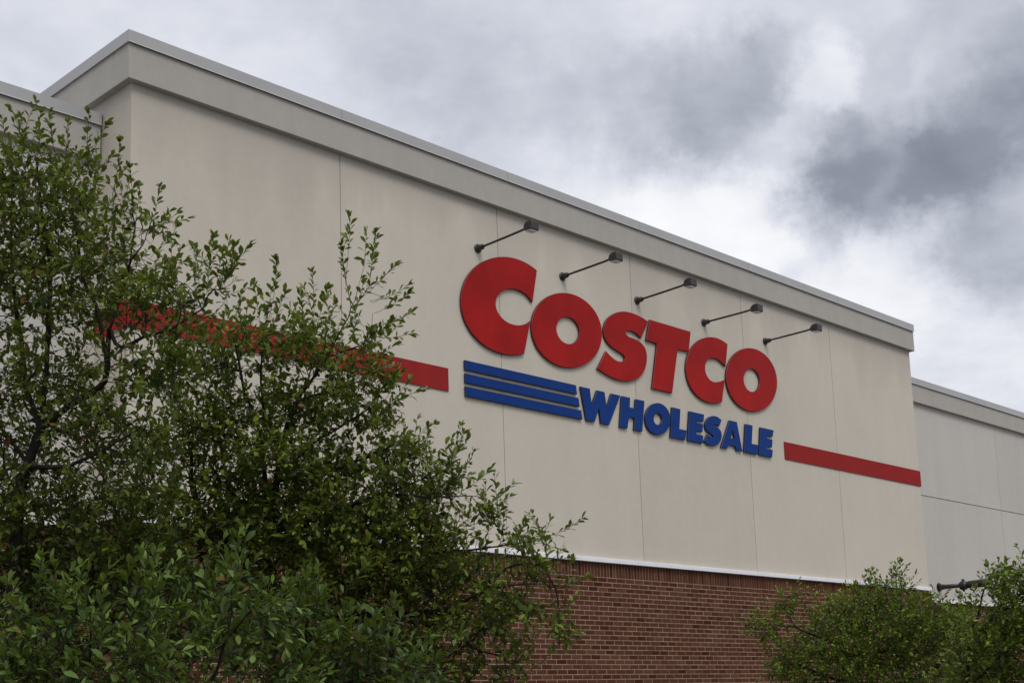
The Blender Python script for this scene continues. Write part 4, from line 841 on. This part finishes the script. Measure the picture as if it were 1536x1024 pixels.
def grow(T):
    rng = np.random.default_rng(T['seed']); step = T['step']
    pos = []; par = []
    def addn(p, q): pos.append(np.array(p, float)); par.append(q); return len(pos) - 1
    first = True
    for L in T['limbs']:
        P = np.array(L)
        # rounded, slightly wandering limb
        seg = [P[0]]
        for i in range(len(P)-1):
            a, b, c, d = P[max(i-1,0)], P[i], P[i+1], P[min(i+2,len(P)-1)]
            n = max(2, int(np.linalg.norm(c-b)/step))
            for k in range(1, n+1):
                t = k/n
                seg.append(.5*((2*b)+(-a+c)*t+(2*a-5*b+4*c-d)*t*t+(-a+3*b-3*c+d)*t**3))
        seg = np.array(seg)
        wob = np.cumsum(rng.normal(0, .0035, seg.shape), 0); wob[0] = 0
        seg = seg + wob*np.minimum(1, np.arange(len(seg))/6)[:, None]
        if first: cur = addn(seg[0], -1); first = False
        else:
            A = np.array(pos); d = np.linalg.norm(A - seg[0], axis=1); cur = int(d.argmin())
        for p in seg[1:]: cur = addn(p, cur)
    nl = len(pos)
    pts = []
    for (x, y, z, a, b, c, n) in T['blobs']:
        n = int(n*T.get('pf', 1.5))
        u = rng.normal(size=(n, 3)); u = unit(u)*rng.random((n, 1))**.42
        pts.append(np.array([x, y, z]) + u[:, :1]*a*AX + u[:, 1:2]*b*AY + u[:, 2:]*c*AZ)
    pts = np.vstack(pts)
    A = np.array(pos)
    best = np.full(len(pts), 1e9); bi = np.zeros(len(pts), int)
    def upd(i0):
        for i in range(i0, len(pos)):
            d = np.linalg.norm(pts - pos[i], axis=1); m = d < best; best[m] = d[m]; bi[m] = i
    # start nodes: skip the buried lower trunk
    upd(0)
    alive = np.ones(len(pts), bool)
    grown = {}
    for it in range(140):
        alive &= best > T['kill']
        if not alive.any(): break
        idx = np.where(alive)[0]
        dirs = {}
        for i in idx:
            n = bi[i]; v = pts[i] - pos[n]; l = np.linalg.norm(v)
            if n in dirs: dirs[n] += v/l
            else: dirs[n] = v/l
        n0 = len(pos); new = 0
        for n, v in dirs.items():
            if grown.get(n, 0) > 3: 
                continue
            grown[n] = grown.get(n, 0) + 1
            v = v/np.linalg.norm(v)
            if par[n] >= 0:
                pd = pos[n] - pos[par[n]]; pl = np.linalg.norm(pd)
                if pl > 0: v = v + .55*pd/pl
            v = v + rng.normal(0, .16, 3) + np.array([0, 0, .12])
            v /= np.linalg.norm(v)
            addn(pos[n] + v*step, n); new += 1
        if not new: break
        upd(n0)
    # long unbranched shoots that stand out of the crown
    spike = np.zeros(len(pos), bool).tolist()
    n0 = len(pos); A = np.array(pos)
    for (b, m, e) in T['spikes']:
        b, m, e = np.array(b), np.array(m), np.array(e)
        cur = int(np.linalg.norm(A - b, axis=1).argmin()); p0 = A[cur]
        ln = np.linalg.norm(e - b)
        lead = np.linalg.norm(b - p0)
        for k in range(1, int(lead/.04) + 1):
            t = k/(int(lead/.04) + 1); cur = addn(p0 + (b - p0)*t + np.array([0, 0, -.03*math.sin(t*3.14)]), cur); spike.append(t > .5)
        n = max(6, int(ln/.022))
        for k in range(0, n+1):
            t = k/n; cur = addn(b*(1-t)**2 + 2*m*t*(1-t) + e*t*t + rng.normal(0, .0015, 3), cur); spike.append(True)
    return np.array(pos), np.array(par), np.array(spike), rng

def foliage(T, pos, par, spike, rng):
    """returns leaf frames: origin, direction, normal, length, young"""
    N = len(pos)
    kids = np.bincount(par[par >= 0], minlength=N)
    hgt = np.zeros(N, int)
    for i in range(N-1, 0, -1):
        p = par[i]
        if p >= 0: hgt[p] = max(hgt[p], hgt[i] + 1)
    spos, spar = list(pos), list(par)
    O, D, Y = [], [], []
    thick = np.zeros(N)
    L = T['leaf']
    up = np.array([0, 0, 1.])
    for i in range(1, N):
        if hgt[i] > 9: continue
        d = pos[i] - pos[par[i]]; ln = np.linalg.norm(d)
        if ln < 1e-6: continue
        d = d/ln
        if spike[i]:
            e1 = unit(np.cross(d, [.37, .81, .2])); e2 = np.cross(d, e1)
            a = i*2.3 + rng.normal(0, .25); f = min(1., max(0., 1 - hgt[i]/14))
            r = e1*math.cos(a) + e2*math.sin(a)
            O.append(pos[i]); D.append(unit(r*(1.0 - .35*f) + d*(.45 + .6*f) + up*.12)); Y.append(.1 + .45*f*rng.random())
            if rng.random() < .55:
                r = e1*math.cos(a + 2.9) + e2*math.sin(a + 2.9)
                O.append(pos[i] - d*.008); D.append(unit(r*(1.0 - .35*f) + d*(.5 + .6*f) + up*.1)); Y.append(.1 + .45*f*rng.random())
            if kids[i] == 0:
                for j in range(4):
                    r = unit(np.cross(d, rng.normal(size=3)))
                    O.append(pos[i]); D.append(unit(d + r*.5)); Y.append(rng.uniform(.4, .9))
            elif hgt[i] > 6 and rng.random() < .10:
                q = pos[i].copy(); sd = unit(d*.7 + e1*rng.normal(0, .7) + e2*rng.normal(0, .7)); cur = i
                for k in range(4):
                    q = q + sd*.026; sd = unit(sd + up*.1); spos.append(q); spar.append(cur); cur = len(spos) - 1
                    for j in (0, 1):
                        r = unit(np.cross(sd, rng.normal(size=3))); O.append(q); D.append(unit(r*.9 + sd*.6)); Y.append(.3)
            continue
        term = kids[i] == 0
        # leaves straight on the young wood
        nlv = rng.poisson((1.5 if hgt[i] < 4 else .55)*T['dens'])
        for _ in range(nlv):
            r = unit(np.cross(d, rng.normal(size=3)))
            O.append(pos[i] - d*ln*rng.random()); D.append(unit(r*.9 + d*.55 + up*.15)); Y.append(0.)
        if term or (hgt[i] < 5 and rng.random() < .30):
            ns = 1 if not term else rng.integers(1, 3)
            for s in range(ns):
                sl = rng.uniform(.08, .18) if not term else rng.uniform(.11, .25)*(1 if s == 0 else .6)
                sl *= T['leaf']/.054; tone = max(0., rng.normal(.1, .35))
                sd = unit(d*.75 + up*rng.uniform(.15, .75) + rng.normal(0, .35 if s == 0 else .6, 3))
                bend = up*rng.uniform(-.05, .35) + rng.normal(0, .1, 3)
                cur = i; p = pos[i].copy(); nseg = 4
                phi = rng.uniform(0, 6.28); side = unit(np.cross(sd, rng.normal(size=3)))
                gap = L*.40; acc = 0.
                for k in range(nseg):
                    sd = unit(sd + bend*.25)
                    p2 = p + sd*sl/nseg
                    spos.append(p2); spar.append(cur); cur = len(spos) - 1
                    m = max(1, int(sl/nseg/gap + .5))
                    for j in range(m):
                        f = (k + j/m)/nseg
                        phi += 2.4 + rng.normal(0, .2)
                        e1 = unit(np.cross(sd, side)); e2 = np.cross(sd, e1)
                        r = e1*math.cos(phi) + e2*math.sin(phi)
                        O.append(p + (p2 - p)*(j/m)); D.append(unit(r*(1.05 - .45*f) + sd*(.5 + .5*f) + up*.1)); Y.append(min(1., tone + f*rng.uniform(.2, .9)))
                    p = p2
                for j in range(3):
                    e1 = unit(np.cross(sd, rng.normal(size=3)))
                    O.append(p); D.append(unit(sd + e1*.55)); Y.append(rng.uniform(.5, 1.))
    return np.array(spos), np.array(spar), np.array(O), np.array(D), np.array(Y)

def tubes_mesh(name, pos, par, rad, m, k=5):
    N = len(pos)
    dirs = np.zeros((N, 3)); dirs[0] = (0, 0, 1)
    ok = par >= 0
    dirs[ok] = unit(pos[ok] - pos[par[ok]])
    A = np.zeros((N, 3))
    for i in range(N):
        a = A[par[i]] if par[i] >= 0 else np.array([1., 0, 0])
        a = a - dirs[i]*(a @ dirs[i]); n = np.linalg.norm(a)
        A[i] = a/n if n > 1e-3 else unit(np.cross(dirs[i], [.3, .8, .1]))
    B = np.cross(dirs, A)
    t = np.arange(k)*2*np.pi/k
    V = pos[:, None] + rad[:, None, None]*(A[:, None]*np.cos(t)[None, :, None] + B[:, None]*np.sin(t)[None, :, None])
    idx = np.where(ok)[0]
    # child start ring: on the parent point with the child's radius where it is a side branch
    side = idx[rad[idx] < rad[par[idx]]*.72]
    V2 = pos[par[side]][:, None] + rad[side][:, None, None]*(A[side][:, None]*np.cos(t)[None, :, None] + B[side][:, None]*np.sin(t)[None, :, None])
    start = np.zeros(N, int); start[idx] = par[idx]*k
    start[side] = N*k + np.arange(len(side))*k
    j = np.arange(k); j2 = (j+1) % k
    F = np.stack([start[idx][:, None] + j, start[idx][:, None] + j2, idx[:, None]*k + j2, idx[:, None]*k + j], -1).reshape(-1, 4)
    VV = np.vstack([V.reshape(-1, 3), V2.reshape(-1, 3)])
    return mesh_np(name, VV, F, m, True)

def mesh_np(name, V, F, m, smooth=False, young=None):
    me = bpy.data.meshes.new(name)
    me.vertices.add(len(V)); me.vertices.foreach_set('co', V.astype(np.float32).ravel())
    me.loops.add(F.size); me.loops.foreach_set('vertex_index', F.astype(np.int32).ravel())
    me.polygons.add(len(F)); me.polygons.foreach_set('loop_start', np.arange(0, F.size, F.shape[1], dtype=np.int32))
    if smooth: me.polygons.foreach_set('use_smooth', np.ones(len(F), bool))
    me.materials.append(m)
    if young is not None:
        a = me.attributes.new('young', 'FLOAT', 'POINT'); a.data.foreach_set('value', young.astype(np.float32))
    me.update(calc_edges=True); me.validate()
    return bpy.data.objects.new(name, me)

def leaves_mesh(name, O, D, Y, T, rng, m):
    n = len(O)
    L = T['leaf']*np.clip(rng.normal(.92, .2, n), .45, 1.35)*(1 - .25*Y)
    # blades face up mostly
    upv = np.array([0, 0, 1.]) + rng.normal(0, .45, (n, 3))
    S = unit(np.cross(D, upv)); Nn = np.cross(S, D)
    Wd = L*T['wid']*.5*rng.uniform(.85, 1.12, n)
    curl = np.clip(rng.normal(.08, .09, n), -.08, .3)*L; fold = rng.uniform(.10, .40, n)
    u = np.array([0., .32, .70, 1.]); wprof = np.array([.07, .70, 1.0, .22])
    cols = []
    for uu, ww in zip(u, wprof):
        ctr = O + D*(L*(.08 + .92*uu))[:, None] - Nn*(curl*uu*uu*2.0)[:, None]
        off = S*(Wd*ww)[:, None] + Nn*(Wd*ww*fold)[:, None]
        off2 = -S*(Wd*ww)[:, None] + Nn*(Wd*ww*fold)[:, None]
        cols.append((ctr + off, ctr, ctr + off2))
    V = np.stack([p for c in cols for p in c], 1)          # n,12,3
    f = []
    for r in range(3):
        for c in range(2):
            a = r*3 + c; f.append((a, a+3, a+4, a+1))
    F = (np.array(f)[None] + (np.arange(n)*12)[:, None, None]).reshape(-1, 4)
    return mesh_np(name, V.reshape(-1, 3), F, m, True, np.repeat(Y, 12))

LEAFM = ['leaf_tree', 'leaf_broad', 'leaf_shrub', 'leaf_low', 'leaf_right', 'leaf_yellow']
for ti, T in enumerate(TREES):
    pos, par, spike, rng = grow(T)
    sp, pr, O, D, Y = foliage(T, pos, par, spike, rng)
    # pipe model radii
    N = len(sp); ex = 2.35; r0 = .0013*(T['leaf']/.054)
    acc = np.zeros(N)
    for i in range(N-1, -1, -1):
        if acc[i] == 0: acc[i] = r0**ex
        if pr[i] >= 0: acc[pr[i]] += acc[i]
    rad = acc**(1/ex); rad = rad*np.clip(.9 + rad*25, 1., 1.2)
    base = pos[0].copy()
    t = empty(T['name'], tuple(base)); tag(t, T['label'], 'shrub' if T['name'] == 'shrub' else 'tree')
    o = tubes_mesh('trunk', sp - base, pr, rad, M['bark']); link(o, t)
    o = leaves_mesh('crown', O - base, D, Y, T, rng, M[LEAFM[ti]]); link(o, t)
    print('TREE', ti, 'nodes', N, 'leaves', len(O), 'trunk r', rad[0])

# ------------------------------------------------------------------ sky and light
world = bpy.data.worlds.new('World'); scene.world = world; world.use_nodes = True
N, L = world.node_tree.nodes, world.node_tree.links
bg = N['Background']
SUN_EL, SUN_AZ = R(52), R(205)
sky = N.new('ShaderNodeTexSky'); sky.sky_type = 'NISHITA'; sky.sun_disc = False
sky.sun_elevation = SUN_EL; sky.sun_rotation = SUN_AZ
tc = N.new('ShaderNodeTexCoord').outputs['Generated']
CLOUDS = [
  (0.746,0.510,0.428, 0.048, -0.18),
  (0.760,0.482,0.435, 0.038, -0.10),
  (0.720,0.547,0.426, 0.045, -0.10),
  (0.699,0.579,0.420, 0.055, -0.07),
  (0.671,0.621,0.405, 0.070, -0.10),
  (0.598,0.653,0.465, 0.060, -0.07),
  (0.641,0.630,0.440, 0.050, -0.03),
  (0.559,0.679,0.476, 0.055, -0.05),
  (0.717,0.512,0.472, 0.045, 0.05),
  (0.802,0.455,0.386, 0.043, -0.17),
  (0.824,0.430,0.369, 0.055, -0.17),
  (0.839,0.413,0.353, 0.045, -0.13),
  (0.847,0.386,0.364, 0.045, -0.10),
  (0.811,0.466,0.354, 0.038, -0.12),
  (0.847,0.365,0.386, 0.055, -0.18),
  (0.870,0.356,0.341, 0.075, -0.14),
  (0.855,0.309,0.417, 0.055, -0.18),
  (0.815,0.352,0.460, 0.045, -0.13),
  (0.798,0.406,0.446, 0.030, -0.10),
  (0.854,0.409,0.321, 0.045, -0.07),
  (0.881,0.369,0.297, 0.040, -0.08),
  (0.781,0.474,0.406, 0.028, 0.09),
  (0.786,0.512,0.346, 0.045, 0.16),
  (0.723,0.591,0.359, 0.065, 0.20),
  (0.769,0.549,0.327, 0.065, 0.20),
  (0.844,0.453,0.288, 0.055, 0.18),
  (0.892,0.397,0.216, 0.075, 0.11),
  (0.782,0.447,0.434, 0.025, 0.11),
  (0.665,0.643,0.380, 0.055, 0.09),
  (0.812,0.505,0.295, 0.045, 0.09),
  (0.537,0.720,0.439, 0.060, 0.05),
  (0.825,0.375,0.422, 0.023, 0.04),
  (0.435,0.772,0.463, 0.100, 0.03),
]
# overcast: cloud masses fixed in world directions, broken up by noise
def vm(op, a, b=None):
    n = N.new('ShaderNodeVectorMath'); n.operation = op
    for i, v in enumerate((a, b)):
        if v is None: continue
        if isinstance(v, bpy.types.NodeSocket): L.new(v, n.inputs[i])
        else: n.inputs[i].default_value = v
    return n
sep = N.new('ShaderNodeSeparateXYZ'); L.new(tc, sep.inputs[0])
hz = math_(N, L, 'ADD', math_(N, L, 'MAXIMUM', sep.outputs[2], 0.), .22)
plane = N.new('ShaderNodeCombineXYZ')
L.new(math_(N, L, 'DIVIDE', sep.outputs[0], hz), plane.inputs[0]); L.new(math_(N, L, 'DIVIDE', sep.outputs[1], hz), plane.inputs[1])
wn = nd(N, 'ShaderNodeTexNoise', inp={'Scale': 9., 'Detail': 9., 'Roughness': .6}); L.new(tc, wn.inputs['Vector'])
warp = vm('SCALE', vm('SUBTRACT', wn.outputs['Color'], (.5, .5, .5)).outputs[0]); warp.inputs['Scale'].default_value = .075
wn2 = nd(N, 'ShaderNodeTexNoise', inp={'Scale': 26., 'Detail': 8., 'Roughness': .62}); L.new(tc, wn2.inputs['Vector'])
warp2 = vm('SCALE', vm('SUBTRACT', wn2.outputs['Color'], (.5, .5, .5)).outputs[0]); warp2.inputs['Scale'].default_value = .05
dirw = vm('ADD', vm('ADD', tc, warp.outputs[0]).outputs[0], warp2.outputs[0]).outputs[0]
f = None
for (x, y, z, r, s_) in CLOUDS:
    d_ = vm('DISTANCE', dirw, (x, y, z)).outputs['Value']
    mr = N.new('ShaderNodeMapRange'); mr.interpolation_type = 'SMOOTHSTEP'
    L.new(d_, mr.inputs[0]); mr.inputs[1].default_value = r*1.22; mr.inputs[2].default_value = r*.45; mr.inputs[3].default_value = 0; mr.inputs[4].default_value = s_
    f = mr.outputs[0] if f is None else math_(N, L, 'ADD', f, mr.outputs[0])
n1 = nd(N, 'ShaderNodeTexNoise', inp={'Scale': 2.1, 'Detail': 9., 'Roughness': .56, 'Distortion': .3}); L.new(plane.outputs[0], n1.inputs['Vector'])
n2 = nd(N, 'ShaderNodeTexNoise', inp={'Scale': 7., 'Detail': 8., 'Roughness': .6, 'Distortion': .2}); L.new(plane.outputs[0], n2.inputs['Vector'])
f = math_(N, L, 'ADD', f, math_(N, L, 'MULTIPLY', math_(N, L, 'SUBTRACT', n1.outputs[0], .5), .30))
f = math_(N, L, 'ADD', f, math_(N, L, 'MULTIPLY', math_(N, L, 'SUBTRACT', n2.outputs[0], .5), .26))
f = math_(N, L, 'ADD', f, .77)
n3 = nd(N, 'ShaderNodeTexNoise', inp={'Scale': 19., 'Detail': 7., 'Roughness': .58, 'Distortion': .4}); L.new(plane.outputs[0], n3.inputs['Vector'])
f = math_(N, L, 'ADD', f, math_(N, L, 'MULTIPLY', math_(N, L, 'SUBTRACT', n3.outputs[0], .5), .15))
f = math_(N, L, 'MULTIPLY', f, .83)
cl = ramp(N, L, f, [(0., (.19,.205,.245)), (.29, (.265,.285,.34)), (.48, (.46,.48,.55)), (.66, (.66,.68,.75)), (.83, (.86,.865,.90)), (1., (.97,.97,.985))])
zen = N.new('ShaderNodeMapRange'); zen.interpolation_type = 'SMOOTHSTEP'; L.new(sep.outputs[2], zen.inputs[0])
zen.inputs[1].default_value = .5; zen.inputs[2].default_value = .95; zen.inputs[3].default_value = 1.; zen.inputs[4].default_value = 2.1   # overcast: brightest overhead
cz = vm('SCALE', cl); L.new(zen.outputs[0], cz.inputs['Scale']); cl = cz.outputs[0]
skc = vm('SCALE', sky.outputs[0]); skc.inputs['Scale'].default_value = .1
L.new(mixc(N, L, .93, skc.outputs[0], cl), bg.inputs['Color']); bg.inputs['Strength'].default_value = 1.0


sl = bpy.data.lights.new('sun', 'SUN'); sl.energy = 1.4; sl.angle = R(25); sl.color = (1, .96, .9)
so = bpy.data.objects.new('sun', sl); link(so)
sd = Vector((math.sin(SUN_AZ)*math.cos(SUN_EL), math.cos(SUN_AZ)*math.cos(SUN_EL), math.sin(SUN_EL)))
so.rotation_euler = sd.to_track_quat('Z', 'Y').to_euler(); so.location = (0, -20, 30)

# ------------------------------------------------------------------ camera (shift lens, level verticals almost kept)
cd = bpy.data.cameras.new('camera'); cam = bpy.data.objects.new('camera', cd); link(cam)
cd.sensor_width = 36; cd.sensor_fit = 'HORIZONTAL'; cd.lens = 1996.93/1536*36
cd.shift_x = (768 - 784.23)/1536; cd.shift_y = (738.17 - 512)/1536
cd.clip_start = .05; cd.clip_end = 3000
cam.location = (-6.8535, -12.1797, 1.6)
yaw, pit, rol = 0.8066, 0.1637, 0.0344
cam.matrix_world = Matrix.Translation(cam.location) @ Matrix.Rotation(-yaw, 4, 'Z') @ Matrix.Rotation(pit, 4, 'X') @ Matrix.Rotation(rol, 4, 'Y') @ Matrix.Rotation(R(90), 4, 'X')
scene.camera = cam

scene.view_settings.view_transform = 'Standard'; scene.view_settings.look = 'None'
scene.view_settings.exposure = 0.12; scene.view_settings.gamma = 1
scene.render.engine = 'CYCLES'
scene.cycles.max_bounces = 6; scene.cycles.diffuse_bounces = 4; scene.cycles.transparent_max_bounces = 6
scene.cycles.use_denoising = True
